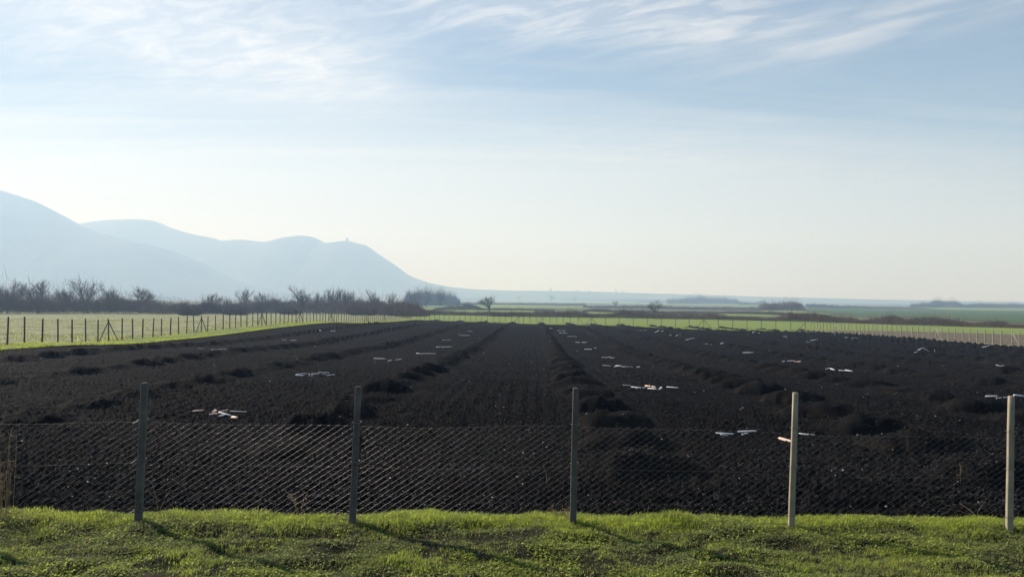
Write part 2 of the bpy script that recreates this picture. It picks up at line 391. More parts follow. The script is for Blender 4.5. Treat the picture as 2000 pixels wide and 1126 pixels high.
# loose clods: too many to count
def rocks(name, P, size, mat, squash=.65, seed=3, label=None, col=None):
    r_ = np.random.default_rng(seed); n = len(P)
    base = np.array([[1, 0, 0], [-1, 0, 0], [0, 1, 0], [0, -1, 0], [0, 0, 1], [0, 0, -1.]])
    fc = np.array([[0, 2, 4], [2, 1, 4], [1, 3, 4], [3, 0, 4], [2, 0, 5], [1, 2, 5], [3, 1, 5], [0, 3, 5]])
    V = base[None]*(.6+.7*r_.random((n, 6, 1)))*size[:, None, None]*np.array([1, 1, squash])
    a = r_.random(n)*6.28; ca, sa = np.cos(a)[:, None], np.sin(a)[:, None]
    V = np.stack([V[..., 0]*ca-V[..., 1]*sa, V[..., 0]*sa+V[..., 1]*ca, V[..., 2]+V[..., 0]*.25], -1)+P[:, None]
    Fc = (fc[None]+np.arange(n)[:, None, None]*6).reshape(-1, 3)
    return mesh_np(name, V.reshape(-1, 3), Fc, mat)
n = 110000
M_clod = material('sunlit_clod', (.005, .005, .0055), .9, .08, (.055, .052, .051), 5, .01, 60)  # paler than the soil: sunlit highlights put into the clod colour
yy = 1/(1/8.75+rng.random(n)**.85*(1/60-1/8.75)); xx = (rng.random(n)*2-1)*np.minimum(.95*yy, 24)
keep = (vn(xx*.7, yy*.7, 81) > .25) & (yy > near_edge(xx)); xx, yy = xx[keep], yy[keep]
zz = terrain(xx, yy)+relief(xx, yy)+mounds(xx, yy)
sz = .007+.026*rng.random(len(xx))**3
tag(rocks('soil_clods', np.stack([xx, yy, zz+sz*.25], -1), sz, M_clod), 'loose black clods scattered over the ploughed soil', 'soil', kind='stuff')
M_stone = material('pale_stone', (.42, .40, .37), .7, .4, (.62, .60, .56), 8)
n = 900
yy = 1/(1/8.9+rng.random(n)*(1/70-1/8.9)); xx = (rng.random(n)*2-1)*np.minimum(.8*yy, 23)
zz = terrain(xx, yy)+relief(xx, yy)+mounds(xx, yy); sz = (.004+.012*rng.random(n)**3)*(1+yy/40)
tag(rocks('small_stones', np.stack([xx, yy, zz+sz*.5], -1), sz, M_stone, .7, 5), 'tiny pale stones and husks scattered over the black soil', 'stones', kind='stuff')
# ------------------------------------------------------------------ grass strip in front, meadow, verges, far crop fields
M_turf = material('turf_earth', (.018, .022, .008), .95, .1, (.040, .034, .018), 2.2, .03, 30)
xs = np.concatenate([-np.geomspace(14, 6.2, 30), np.linspace(-6.1, 6.1, 420), np.geomspace(6.2, 14, 30)])
NYT = 190
def turf_h(x, y):
    k = 1-.75*np.exp(-((y-near_edge(x)+.1)/.3)**2)
    return k*.08*(fbm(x*.9, y*1.3, 51, 3)-.5)+k*.085*(vn(x*2.6, y*4.2, 54)-.5)+.04*(fbm(x*4, y*4, 52, 3)-.5)+.03*np.exp(-((y-near_edge(x)+.3)/.25)**2)*vn(x*1.3, y*0, 53)
GXt, tt = np.meshgrid(xs, np.linspace(0, 1, NYT)); ynear = -3.0
tt2 = tt**.55
GYt = ynear+(near_edge(GXt)+.02-ynear)*tt2
tag(mesh_np('grass_bank', np.stack([GXt, GYt, terrain(GXt, GYt)+turf_h(GXt, GYt)], -1).reshape(-1, 3), gridfaces(NYT, len(xs)), M_turf, True), kind='structure')

M_blade = material('grass_blade', (1, 1, 1), .6, .15, (.75, .8, .7), 40, transl=.6, attr=True)
def blades(name, x, y, z, h, w, lean, az, tint, mat, label):
    """bent two-segment grass blades, all in one object"""
    n = len(x); d = np.stack([np.cos(az), np.sin(az), 0*az], -1); s = np.stack([-np.sin(az), np.cos(az), 0*az], -1)
    P = np.stack([x, y, z], -1); up_ = np.array([0, 0, 1.])
    m = P+d*(lean*h*.35)[:, None]+up_*(h*.6)[:, None]; tp = P+d*(lean*h)[:, None]+up_*(h*(1-.25*lean))[:, None]
    V = np.stack([P-s*(w/2)[:, None], P+s*(w/2)[:, None], m-s*(w*.42)[:, None], m+s*(w*.42)[:, None], tp], 1)
    b = np.arange(n)[:, None]*5
    col = np.repeat(tint[:, None], 5, 1); 
    return tag(mesh_np(name, V.reshape(-1, 3), [b+np.array([[0, 1, 3, 2]]), b+np.array([[2, 3, 4]])], mat, col=col.reshape(-1, 3)), label, 'grass', kind='stuff')
def tints(n, lush, dry):
    """lush 0..1 picks fresh green against olive; dry picks straw"""
    g1 = np.array([.56, .63, .11]); g2 = np.array([.26, .295, .115]); st = np.array([.30, .25, .14])
    c = g2+(g1-g2)*lush[:, None]; c = c+(st-c)*dry[:, None]
    return c*(.7+.6*rng.random((n, 1)))
n = 330000
yy = 8.74-2.9*rng.random(n)**1.15; k = int(n*.10); yy[:k] = 8.74-5*rng.random(k)
xx = (rng.random(n)*2-1)*np.where(rng.random(n) < .85, .80*yy, 9.5)
cl = fbm(xx*1.7, yy*2.4, 61, 4); cl2 = fbm(xx*.55, yy*.8, 62, 3); fine_ = .4*vn(xx*9, yy*9, 63)+.6*vn(xx*21, yy*24, 65)
rim = np.exp(-((yy-8.45)/.34)**2)                    # the taller fresh fringe along the field edge, tinted lighter to paint its backlight
dens = np.clip((cl*.6+(fine_-.5)*.75+.42*rim+.2*cl2-.24)*4, .04, 1)
dens *= 1-.85*np.clip((fbm(xx*1.1+31, yy*1.9, 64, 3)-.55)*8, 0, 1)*(1-.7*rim)
ok = (rng.random(n) < dens) & (yy < near_edge(xx)-.0+.10*rng.random(n)-.05); xx, yy, cl, cl2, fine_, rim = (a[ok] for a in (xx, yy, cl, cl2, fine_, rim)); n = len(xx)
h = .72*(.020+.035*rng.random(n)+.055*np.clip(cl-.45, 0, 1)*2+.035*rim*rng.random(n)+.09*np.clip(fine_-.5, 0, 1)*(.5+.3*rim))
tus = np.exp(-(((xx-1.80)/.20)**2+((yy-8.45)/.12)**2)); h += .10*tus
lush = np.clip(.16+.5*rim+1.5*(cl-.5)+1.3*(fine_-.5)+.5*rng.random(n)-.2, 0, 1)  # rim term puts the backlit edge into the blade colour
dull = np.clip((fbm(xx*1.5+5, yy*2.2, 67, 3)-.42)*5, 0, 1)*np.clip((8.30-yy)/.25, 0, 1); lush *= 1-.75*dull; h *= 1-.35*dull
dry = np.where(rng.random(n) < .10+.45*np.clip(cl2-.45, 0, 1)*(1-rim)+.14*dull, .5+.5*rng.random(n), 0)
blades('grass', xx, yy, terrain(xx, yy)+turf_h(xx, yy)-.004, h, .0042+.0040*rng.random(n), .25+.75*rng.random(n), rng.random(n)*6.283, tints(n, lush, dry), M_blade, 'short green grass growing along the near side of the wire fence')
# low broad leaves (clover and weeds) between the blades
n = 230000
yy = 8.7-2.9*rng.random(n); xx = (rng.random(n)*2-1)*.80*yy
cl = fbm(xx*1.7, yy*2.4, 61, 4); w_ = fbm(xx*2.3+11, yy*3+5, 66, 3)
ok = rng.random(n) < np.clip((w_-.36)*4, .03, 1); xx, yy, w_ = xx[ok], yy[ok], w_[ok]; n = len(xx)
ok = yy < near_edge(xx)-.03; xx, yy, w_ = xx[ok], yy[ok], w_[ok]; n = len(xx)
az = rng.random(n)*6.283; tl = rng.random(n)*.9; s_ = .006+.012*rng.random(n)
d = np.stack([np.cos(az)*np.cos(tl), np.sin(az)*np.cos(tl), np.sin(tl)], -1); sd = np.stack([-np.sin(az), np.cos(az), .3*np.ones(n)], -1)
P = np.stack([xx, yy, terrain(xx, yy)+turf_h(xx, yy)+.006+.03*rng.random(n)*w_], -1)
V = np.stack([P, P+(d*.5+sd*.42)*s_[:, None]*1.6, P+d*s_[:, None]*1.9, P+(d*.5-sd*.42)*s_[:, None]*1.6], 1)
tn = np.repeat(tints(n, np.clip(.1+.8*rng.random(n)+.3*np.exp(-((yy-8.45)/.3)**2)-.55*np.clip((fbm(xx*1.5+5, yy*2.2, 67, 3)-.42)*5, 0, 1)*np.clip((8.3-yy)/.25, 0, 1), 0, 1), np.where(rng.random(n) < .10, .8, 0))[:, None], 4, 1)  # leaves near the field edge also tinted lighter as backlit rim
tag(mesh_np('low_weeds', V.reshape(-1, 3), np.arange(n*4).reshape(-1, 4), M_blade, col=tn.reshape(-1, 3)), 'low clover and weed leaves covering the strip in the foreground', 'weeds', kind='stuff')

# dead leaves and straw bits lying in the turf
n = 9000
yy = 8.66-2.9*rng.random(n); xx = (rng.random(n)*2-1)*.8*yy
ok = rng.random(n) < np.clip((fbm(xx*1.3+41, yy*2.0, 68, 3)-.45)*6, .05, 1); xx, yy = xx[ok], yy[ok]; n = len(xx)
az = rng.random(n)*6.283; ll = .012+.03*rng.random(n); ww = .003+.009*rng.random(n)**2; tl = rng.normal(size=n)*.35
d = np.stack([np.cos(az)*np.cos(tl), np.sin(az)*np.cos(tl), np.sin(tl)], -1); sd = np.stack([-np.sin(az), np.cos(az), 0*az], -1)
P = np.stack([xx, yy, terrain(xx, yy)+turf_h(xx, yy)+.012+.02*rng.random(n)], -1)
V = np.stack([P-d*ll[:, None]*.5, P+sd*ww[:, None]*.5+np.array([0, 0, .003]), P+d*ll[:, None]*.5, P-sd*ww[:, None]*.5], 1)
cc = np.where(rng.random((n, 1)) < .5, np.array([[.30, .25, .15]]), np.array([[.12, .075, .045]]))*(.6+.7*rng.random((n, 1)))
tag(mesh_np('leaf_litter', V.reshape(-1, 3), np.arange(n*4).reshape(-1, 4), M_blade, col=np.repeat(cc[:, None], 4, 1).reshape(-1, 3)), 'dead leaves and straw bits lying in the foreground turf', 'leaf litter', kind='stuff')

def strip(name, top, bot, mat, off=.05, nx=60, ny=6, rough=0):
    """a sheet of ground draped between two lines given where they are seen in the photograph"""
    xa = max(top[0][0], bot[0][0]); xb = min(top[-1][0], bot[-1][0])
    ft, fb = pchip(*zip(*top)), pchip(*zip(*bot)); V = []
    for x in np.linspace(xa, xb, nx):
        a, b = at(x, float(ft(x))), at(x, float(fb(x)))
        for s in np.linspace(0, 1, ny):
            w_ = 1/(s/b.y+(1-s)/a.y); f = (w_-a.y)/(b.y-a.y) if abs(b.y-a.y) > 1e-6 else 0
            px_, py_ = a.x+(b.x-a.x)*f, w_
            V.append((px_, py_, tz(px_, py_)+off*(1 if py_ < 400 else 3)))
    return tag(mesh_np(name, V, gridfaces(nx, ny)[:, ::-1], mat, True), kind='structure')
M_meadow = material('dry_meadow', (.11, .155, .05), .95, .1, (.36, .335, .215), .6, .05, 6, detail=8)
M_crop = material('young_crop', (.165, .225, .040), .9, .15, (.19, .24, .05), .06, detail=6)
M_crop2 = material('dark_crop', (.06, .10, .034), .9, .15, (.07, .11, .038), .03, detail=6)
M_verge = material('verge_grass', (.12, .18, .035), .9, .15, (.20, .23, .08), 1.2, .05, 8)
M_stub = material('stubble', (.105, .085, .060), .95, .1, (.16, .135, .10), .8, .06, 5)
# meadow beyond the left fence, built in plan
ys = np.geomspace(9, 290, 90); V = []
for y in ys:
    xl = -.80*y-30; xr = float(np.interp(y, [9, 60, 110, 150, 172, 290], [-25.6, -25.4, -24.2, -22.8, -21.6, -50]))
    for s in np.linspace(0, 1, 40):
        x = xl+(xr-xl)*s; V.append((x, y, tz(x, y)-.03+.10*(float(vn(np.array([x*.3]), np.array([y*.3]), 90)[0])-.5)))
tag(mesh_np('meadow', V, gridfaces(90, 40), M_meadow, True), kind='structure')
# fresh verge between the left fence and the ploughed soil
ys = np.geomspace(8.7, 171, 260); V = []
for i, y in enumerate(ys):
    e = float(EDGE_L(y)); w_ = float(np.interp(y, [9, 40, 50, 60, 110, 171], [1.0, 1.2, 1.9, 3.2, 2.6, 1.6]))*(.75+.5*float(vn(np.array([y*.35]), np.array([0.]), 91)[0]))
    for s in np.linspace(0, 1, 7):
        x = e-w_-.4+(w_+.7+.35*(float(vn(np.array([y*1.7]), np.array([3.]), 92)[0])-.5))*s
        V.append((x, y, tz(x, y)+.06+.05*math.sin(s*3.1)))
tag(mesh_np('grass_verge', V, gridfaces(260, 7), M_verge, True), kind='structure')
n = 60000
yy = 30*np.exp(rng.random(n)*math.log(171/30)); e = EDGE_L(yy); xx = e+.35-2.9*rng.random(n)**1.4
cl = fbm(xx*.8, yy*.5, 93, 3); ok = rng.random(n) < np.clip((cl-.3)*3, .1, 1); xx, yy, cl = xx[ok], yy[ok], cl[ok]; n = len(xx)
blades('verge_grass', xx, yy, terrain(xx, yy)+.05, .06+.16*rng.random(n)*cl, .012+.02*rng.random(n), .3+.6*rng.random(n), rng.random(n)*6.283, tints(n, np.clip(cl+.3, 0, 1), np.where(rng.random(n) < .1, .6, 0)), M_blade, 'fresh green grass along the foot of the left fence')
n = 42000
yy = 36*np.exp(rng.random(n)*math.log(230/36)); xx = -26-(rng.random(n)**1.5)*(.62*yy)
cl = fbm(xx*.25, yy*.12, 94, 4); ok = rng.random(n) < np.clip((cl-.35)*4, .05, 1); xx, yy, cl = xx[ok], yy[ok], cl[ok]; n = len(xx)
blades('meadow_grass', xx, yy, terrain(xx, yy)-.02, .08+.22*rng.random(n)*cl, .02+.03*rng.random(n), .4+.6*rng.random(n), rng.random(n)*6.283, tints(n, np.clip(.2+.5*rng.random(n), 0, 1), np.where(rng.random(n) < .65, .3+.6*rng.random(n), 0))*(.5+1.1*rng.random((n, 1))), M_blade, 'rough dry tufts of winter grass on the meadow behind the left fence')
# crop field behind the far fence, strips between the hedges further off
strip('crop_field', [(806, 613), (1050, 618), (1350, 623), (1600, 628), (1750, 634.5), (2000, 640.5), (2400, 648)],
      [(806, 624.5), (940, 629), (1050, 633), (1200, 636), (1350, 643), (1560, 648), (1640, 651.5), (1712, 656.5), (1827, 666), (2000, 681), (2400, 730)], M_crop, .03, 120, 10)
strip('stubble_field', [(1560, 645.3), (1640, 646), (1760, 647), (1860, 650), (2000, 654), (2400, 664)],
      [(1560, 647.5), (1640, 651.5), (1712, 656.5), (1827, 666), (2000, 681), (2400, 730)], M_stub, .07, 80, 8)
ys = np.linspace(40, 122, 100); V = []
for y in ys:
    x0 = 44.2+.02*y-.15
    for s in (0, .35, .7, 1):
        x = x0+s*(1.9+.5*math.sin(y*.6)); V.append((x, y, tz(x, y)+.10))
tag(mesh_np('grass_verge', V, gridfaces(100, 4), M_meadow, True), kind='structure')
n = 1500
yy = 45+77*rng.random(n); xx = 44.3+.02*yy+1.3*rng.random(n)
blades('verge_grass', xx, yy, terrain(xx, yy)+.06, .05+.12*rng.random(n), .015+.02*rng.random(n), .3+.6*rng.random(n), rng.random(n)*6.283, tints(n, 0*yy, .7+.3*rng.random(n))*.8, M_blade, 'pale grass along the foot of the right fence')
for top, bot, m in [
    ([(810, 591.5), (900, 593), (975, 595), (1150, 599)], [(810, 599), (900, 601), (975, 602), (1150, 603)], M_crop),
    ([(806, 600), (960, 604.5), (1060, 606)], [(806, 604), (960, 610), (1060, 611)], M_crop),
    ([(894, 584.6), (1000, 586), (1200, 589)], [(894, 586.5), (1000, 590), (1200, 591.5)], M_crop),
    ([(1145, 609), (1205, 609.5)], [(1145, 612.5), (1205, 613.5)], M_crop),
    ([(1180, 588.5), (1300, 592), (1500, 596)], [(1180, 592), (1300, 595.5), (1500, 600)], M_crop),
    ([(1250, 610), (1300, 610.5), (1520, 615)], [(1250, 613.5), (1300, 614.5), (1520, 619)], M_crop),
    ([(1490, 606.5), (1555, 607), (1620, 610)], [(1490, 609.5), (1555, 612), (1620, 614)], M_crop),
    ([(1572, 600), (1700, 602), (1800, 604), (2000, 606.5), (2300, 610)], [(1572, 609), (1700, 618), (1800, 620), (2000, 630), (2300, 640)], M_crop2),
    ([(1790, 599.8), (1900, 601.5), (2000, 603)], [(1790, 602.5), (1900, 606), (2000, 608)], M_crop),
    ([(1580, 588.5), (1700, 589.5), (1800, 590.5)], [(1580, 593), (1700, 595.5), (1800, 597)], M_crop2),
    ([(290, 578.0), (330, 577.8), (400, 578.6)], [(290, 579.6), (330, 580.6), (400, 581)], M_crop),
    ([(522, 577.5), (560, 576.5), (580, 576.8)], [(522, 580.5), (560, 581.5), (580, 581.5)], M_crop),
    ([(690, 580), (800, 581.5)], [(690, 582.5), (800, 584)], M_crop),
    ([(320, 574.9), (350, 574.8)], [(320, 575.9), (350, 576)], M_crop)]:
    strip('crop_field', top, bot, m, .06, 40, 4)
# ------------------------------------------------------------------ bare winter shrubs and trees
M_twig = material('bare_twigs', (.135, .10, .088), .9, .1, (.22, .16, .128), .25)
M_twig2 = material('reddish_twigs', (.12, .096, .086), .9, .1, (.19, .148, .122), .25)
M_bark = material('bark', (.075, .062, .054), .9, .1, (.12, .10, .085), 3, .02, 12)
def twigs_np(P, D, Ln, W_, bend=.15):
    """thin tapering twigs: each a bent strip that stands edge-free in a random plane"""
    n = len(P); s = np.cross(D, rng.normal(size=(n, 3))); s /= np.linalg.norm(s, axis=1)[:, None]+1e-9
    b = rng.normal(size=(n, 3))*bend*Ln[:, None]
    m = P+D*(Ln*.5)[:, None]+b*.5; e = P+D*Ln[:, None]+b*.2+np.array([0, 0, .12])*Ln[:, None]
    w_ = W_[:, None]
    V = np.stack([P-s*w_, P+s*w_, m+s*w_*.7, m-s*w_*.7, e], 1)
    k = np.arange(n)[:, None]*5
    return V.reshape(-1, 3), [k+np.array([[0, 1, 2, 3]]), k+np.array([[3, 2, 4]])]
def unit(v): return v/(np.linalg.norm(v, axis=-1, keepdims=True)+1e-9)
def shrub_points(n, w, d, h, stems=5):
    """twig roots and directions filling a rounded shrub, w x d x h metres, fanning out of the ground"""
    a = rng.random(n)*6.283; r = np.sqrt(rng.random(n)); t = rng.random(n)**.75
    x = np.cos(a)*r*w/2; y = np.sin(a)*r*d/2; top = h*np.sqrt(np.clip(1-.85*r*r, .05, 1))
    P = np.stack([x*(.55+.45*t), y*(.55+.45*t), top*t*.86], -1)
    D = unit(np.stack([x/w*2.0, y/d*2.0, .9+0*x], -1)+rng.normal(size=(n, 3))*.38)
    return P, D, h
def shrub_mesh(name, n, w, d, h, width=.03, mat=None, loc=(0, 0, 0), ln=.30):
    P, D, _ = shrub_points(n, w, d, h)
    Ln = h*ln*(.5+rng.random(n)); V, Fc = twigs_np(P, D, Ln, width*(.5+rng.random(n)))
    return mesh_np(name, V, Fc, mat or M_twig)
def band(name, line, n_m, h0, depth, label, cat='hedge', mat=None, hvar=.5, width=.035, kind=None, seed=1, ln=.3, gap=0, seen=False):
    """a hedge or thicket along a line of (px, base py, height in m): many overlapping shrubs in one body"""
    px = np.array([l[0] for l in line]); fb = pchip(px, [l[1] for l in line]); fh = pchip(px, [l[2] for l in line])
    pts = [at(x, float(fb(x))) for x in np.linspace(px[0], px[-1], 60)]
    if seen: fh = pchip(px, [l[2]*1.12/F*at(l[0], l[1]).y for l in line])      # heights given as seen from the road
    PX = np.array([p.x for p in pts]); PY = np.array([p.y for p in pts]); Q = np.linspace(px[0], px[-1], 60)
    Lg = np.concatenate([[0], np.cumsum(np.hypot(np.diff(PX), np.diff(PY)))]); tot = Lg[-1]
    n = int(tot*n_m); u = rng.random(n)*tot
    q_ = np.interp(u, Lg, Q); x = np.interp(q_, Q, PX); y = np.interp(q_, Q, PY)
    # clumps: shrub tops vary along the band
    sc = 1/(h0*1.1)
    back = rng.random(n)
    hh = fh(q_)*(1-hvar+hvar*1.35*vn(u*sc+seed*3.7, back*depth*sc, seed)+.22*(vn(u*sc*4, back*6, seed+2)-.5))
    hh *= .62+.38*np.sqrt(back)                      # lower along the near side
    if gap: 
        ok = vn(u*.05, 0*u, seed+9) > gap
        u, x, y, hh, back = u[ok], x[ok], y[ok], hh[ok], back[ok]; n = len(u)
    x = x+rng.normal(size=n)*.3; y = y+back*depth
    t = rng.random(n)**.7; shoot = rng.random(n) < .08; hh = np.where(shoot, hh*(1.1+.7*rng.random(n)), hh)
    P = np.stack([x, y, terrain(x, y)-.1+hh*t*.85], -1)
    D = unit(rng.normal(size=(n, 3))*.45+np.array([0, -.1, .85]))
    Ln = hh*ln*(.4+.9*rng.random(n)); V, Fc = twigs_np(P, D, Ln, width*(.5+rng.random(n)), .2)
    c = V[0].copy(); c[2] = 0
    return tag(mesh_np(name, V, Fc, mat or M_twig), label, cat, kind=kind)

def bare_tree(h, spread, seed, trunk=.26, nt=700, tw=.013, stems=(3, 5), bole=.16):
    """returns (limb builder, twig arrays): forking limbs, then fine twigs along the outer ones"""
    r_ = random.Random(seed); mb = MB(); segs = []
    def grow(p, d, ln, rad, lev):
        n = 5; P = [p]; q = Vector(p); dd = Vector(d)
        for i in range(n):
            dd = (dd+Vector((r_.gauss(0, .11), r_.gauss(0, .11), .05 if lev < 2 else .02))).normalized(); q = q+dd*(ln/n); P.append(tuple(q))
        mb.tube(P, np.linspace(rad, rad*.6, n+1), 5 if lev < 2 else 3)
        if lev >= 2: segs.append((P, lev, ln))
        if lev < 5:
            k_ = r_.randint(*stems) if lev == 0 else r_.choice((2, 2, 3))
            for k in range(k_):
                j = n if (k == 0 or lev == 0) else r_.choice((2, 3, 4)); a = (k+r_.random())*6.283/k_
                tilt = r_.uniform(.15, .45)*spread if k == 0 and lev else r_.uniform(.3, .75)*spread
                side = Vector((math.cos(a), math.sin(a), 0)); side = (side-dd*side.dot(dd)).normalized(); nd = (dd*math.cos(tilt)+side*math.sin(tilt)).normalized()
                nd = (nd+Vector((0, 0, .10))).normalized()
                grow(P[j], nd, (h*.26 if lev == 0 else ln)*r_.uniform(.68, .86), max(rad*(.62 if lev else .66), .022), lev+1)
    grow((0, 0, -.3), (0, 0, 1), h*bole, trunk, 0)
    k = len(segs); n = nt
    idx = np.array([r_.randrange(k) for _ in range(n)]); f = np.array([r_.random() for _ in range(n)])
    P = np.array([[np.interp(ff*5, range(6), [p[c] for p in segs[i][0]]) for c in range(3)] for i, ff in zip(idx, f)])
    dr = np.array([np.array(segs[i][0][-1])-np.array(segs[i][0][0]) for i in idx]); dr = unit(dr)
    D = unit(dr*.8+rng.normal(size=(n, 3))*.4+np.array([0, 0, .2])); Ln = h*.10*(.4+rng.random(n))
    return mb, twigs_np(P, D, Ln, tw*(.6+.8*rng.random(n)), .12)
TREES = []
for i, (h, sp, tr, nt, st_, bo) in enumerate([(7, .95, .16, 700, (4, 5), .12), (7, .62, .15, 600, (4, 6), .10), (6, 1.1, .17, 700, (3, 4), .16), (5, .95, .12, 600, (4, 6), .08), (7.5, 1.12, .20, 2200, (6, 7), .16)]):
    mb, (V, Fc) = bare_tree(h, sp, 40+i, tr, nt, stems=st_, bole=bo)
    Vt = np.concatenate(mb.V)
    top = np.percentile(V[:, 2], 99.6); wid = np.percentile(np.abs(V[:, :2]), 97)*2
    mt = mesh_np('trunk', Vt, np.concatenate(mb.Q), M_bark, True); mc = mesh_np('crown', V, Fc, M_twig2)
    TREES.append((mt.data, mc.data, top, wid)); bpy.data.objects.remove(mt); bpy.data.objects.remove(mc)
def tree(px, top, base, wpx, kind, label, group=None, dy=0):
    """place a tree whose foot is seen at (px, base) and whose top reaches row top"""
    p = at(px, base); p.y += dy; p.x *= p.y/(p.y-dy); p.z = tz(p.x, p.y)
    d = p.y; h = (pix_y(p)-top)/F*d
    me_t, me_c, H0, W0 = TREES[kind]
    e = empty('bare_tree', p, label, 'tree', group, random.uniform(0, 6.28))
    s = h/H0; sw = min(max(wpx/F*d/W0, s*.55), s*1.9)
    e.scale = (sw, sw, s)
    for nm, me in (('trunk', me_t), ('crown', me_c)):
        o = bpy.data.objects.new(nm, me); COL.objects.link(o); o.parent = e
    return e
def pix_y(p):
    v = np.array(p)-np.array([0, 0, CAMZ]); return 563-F*v@up/(v@fw)
G1 = 'bare trees rising from the thicket beyond the left fence'
for px, top, base, w, k, lb in [
    (14, 546, 612, 46, 0, 'bare tree at the left end of the thicket, cut by the photo edge'),
    (74, 544, 612, 62, 2, 'broad bare tree with crooked limbs, above the thicket near its left end'),
    (124, 560, 612, 40, 3, 'low bare tree between the broad crooked tree and the tallest fan-shaped tree'),
    (172, 539, 612, 52, 1, 'tallest bare tree of the thicket, with steep fan-shaped limbs'),
    (216, 557, 612, 40, 3, 'rounded bare tree just right of the tallest fan-shaped tree'),
    (273, 558, 612, 46, 2, 'ragged bare tree before the dip in the thicket'),
    (412, 569, 611, 38, 3, 'small bushy bare tree where the thicket starts again after the dip'),
    (475, 560, 611, 32, 1, 'slender bare tree with upswept limbs, left of the pale green field strip'),
    (513, 567, 611, 26, 3, 'short bare tree at the left end of the pale green field strip'),
    (589, 558, 612, 48, 0, 'dense bare tree with many stems right of the pale green field strip'),
    (622, 566, 612, 26, 3, 'low bare tree right of the dense many-stemmed tree'),
    (648, 561, 612, 28, 2, 'left one of the pair of bare trees below the hilltop tower'),
    (667, 559, 612, 28, 1, 'right one of the pair of bare trees below the hilltop tower'),
    (684, 564, 612, 22, 3, 'smaller bare tree right of the pair below the hilltop tower'),
    (730, 565, 613, 30, 0, 'bare tree standing alone above the low part of the thicket'),
    (762, 567, 613, 14, 1, 'narrow bare tree near the right end of the thicket'),
    (806, 565, 600, 18, 1, 'slim bare tree at the left end of the round copse'),
    (817, 566, 600, 16, 3, 'bare tree second from the left end of the round copse'),
    (832, 567, 600, 22, 0, 'wide bare tree in the middle of the round copse'),
    (859, 569, 600, 20, 3, 'flat-topped bare tree at the right end of the round copse')]:
    tree(px, top, base, w, k, lb, G1, dy=8)
G2 = 'bare trees standing among the far hedges'
for px, top, base, w, k, lb in [
    (956, 575, 609.5, 46, 2, 'wide spreading bare tree standing alone in front of the green field strips'),
    (1278, 584, 614, 46, 0, 'rounded dark bare tree standing alone among the far hedges'),
    (1014, 574, 588, 10, 3, 'tiny bare tree above the far hedge below the foot of the hill'),
    (1076, 573, 589, 18, 2, 'bare tree right below the domed tower of the far town'),
    (1122, 576, 589, 14, 3, 'small bare tree below the blocky building of the far town'),
    (1201, 584, 600, 14, 1, 'thin bare tree below the church spire of the far town'),
    (1563, 589, 606, 16, 3, 'small bare tree at the right end of the dark wood')]:
    tree(px, top+2, base, w*.85, k, lb, G2)

# thickets and hedges
band('thicket', [(-160, 613, 7.2), (-20, 613, 7.0), (60, 613, 7.2), (150, 613, 6.6), (215, 613, 5.8), (262, 613, 4.8), (300, 613.5, 4.1)], 640, 4, 26, 'dense tangle of bare brown bushes behind the meadow, its tallest stretch', 'thicket', kind='stuff', seed=3, width=.028)
band('thicket', [(290, 614, 3.9), (340, 614, 4.2), (410, 613, 5.0), (480, 612.5, 5.4), (540, 612, 5.4), (600, 612.5, 6.8), (650, 613.5, 7.0), (690, 614.5, 5.6), (720, 615, 5.0), (765, 616.5, 4.6), (795, 617.8, 3.6), (818, 618.8, 2.0)], 500, 5, 30, 'lower tangle of bare brown bushes running on behind the left fence to its far corner', 'thicket', kind='stuff', seed=5, width=.034)
for px, base, w, h, lb in [(366, 616, 56, 2.2, 'low rounded bare shrub in front of the thicket, the left one of two domes'),
                           (456, 615, 64, 2.6, 'rounded bare shrub behind the left fence, the right one of two domes'),
                           (562, 614, 50, 2.6, 'dark rounded shrub below the dense many-stemmed tree'),
                           (705, 616, 74, 3.4, 'broad dark shrub at the foot of the thicket near the far fence corner')]:
    p = at(px, base); ww = w/F*p.y
    o = shrub_mesh('shrub', 5200, ww, ww*.7, h, .022, M_twig); o.location = (p.x, p.y+ww*.2, p.z-.1)
    tag(o, lb, 'shrub', 'rounded shrubs in front of the thicket')
band('hedge', [(790, 598, 20), (806, 597.5, 23), (830, 597, 25), (860, 596.5, 23), (880, 596, 18), (897, 595.5, 8)], 420, 9, 14, 'rounded copse of bare bushes beyond the far corner of the fences', 'copse', mat=M_twig, hvar=.3, seed=7, width=.06, seen=True)
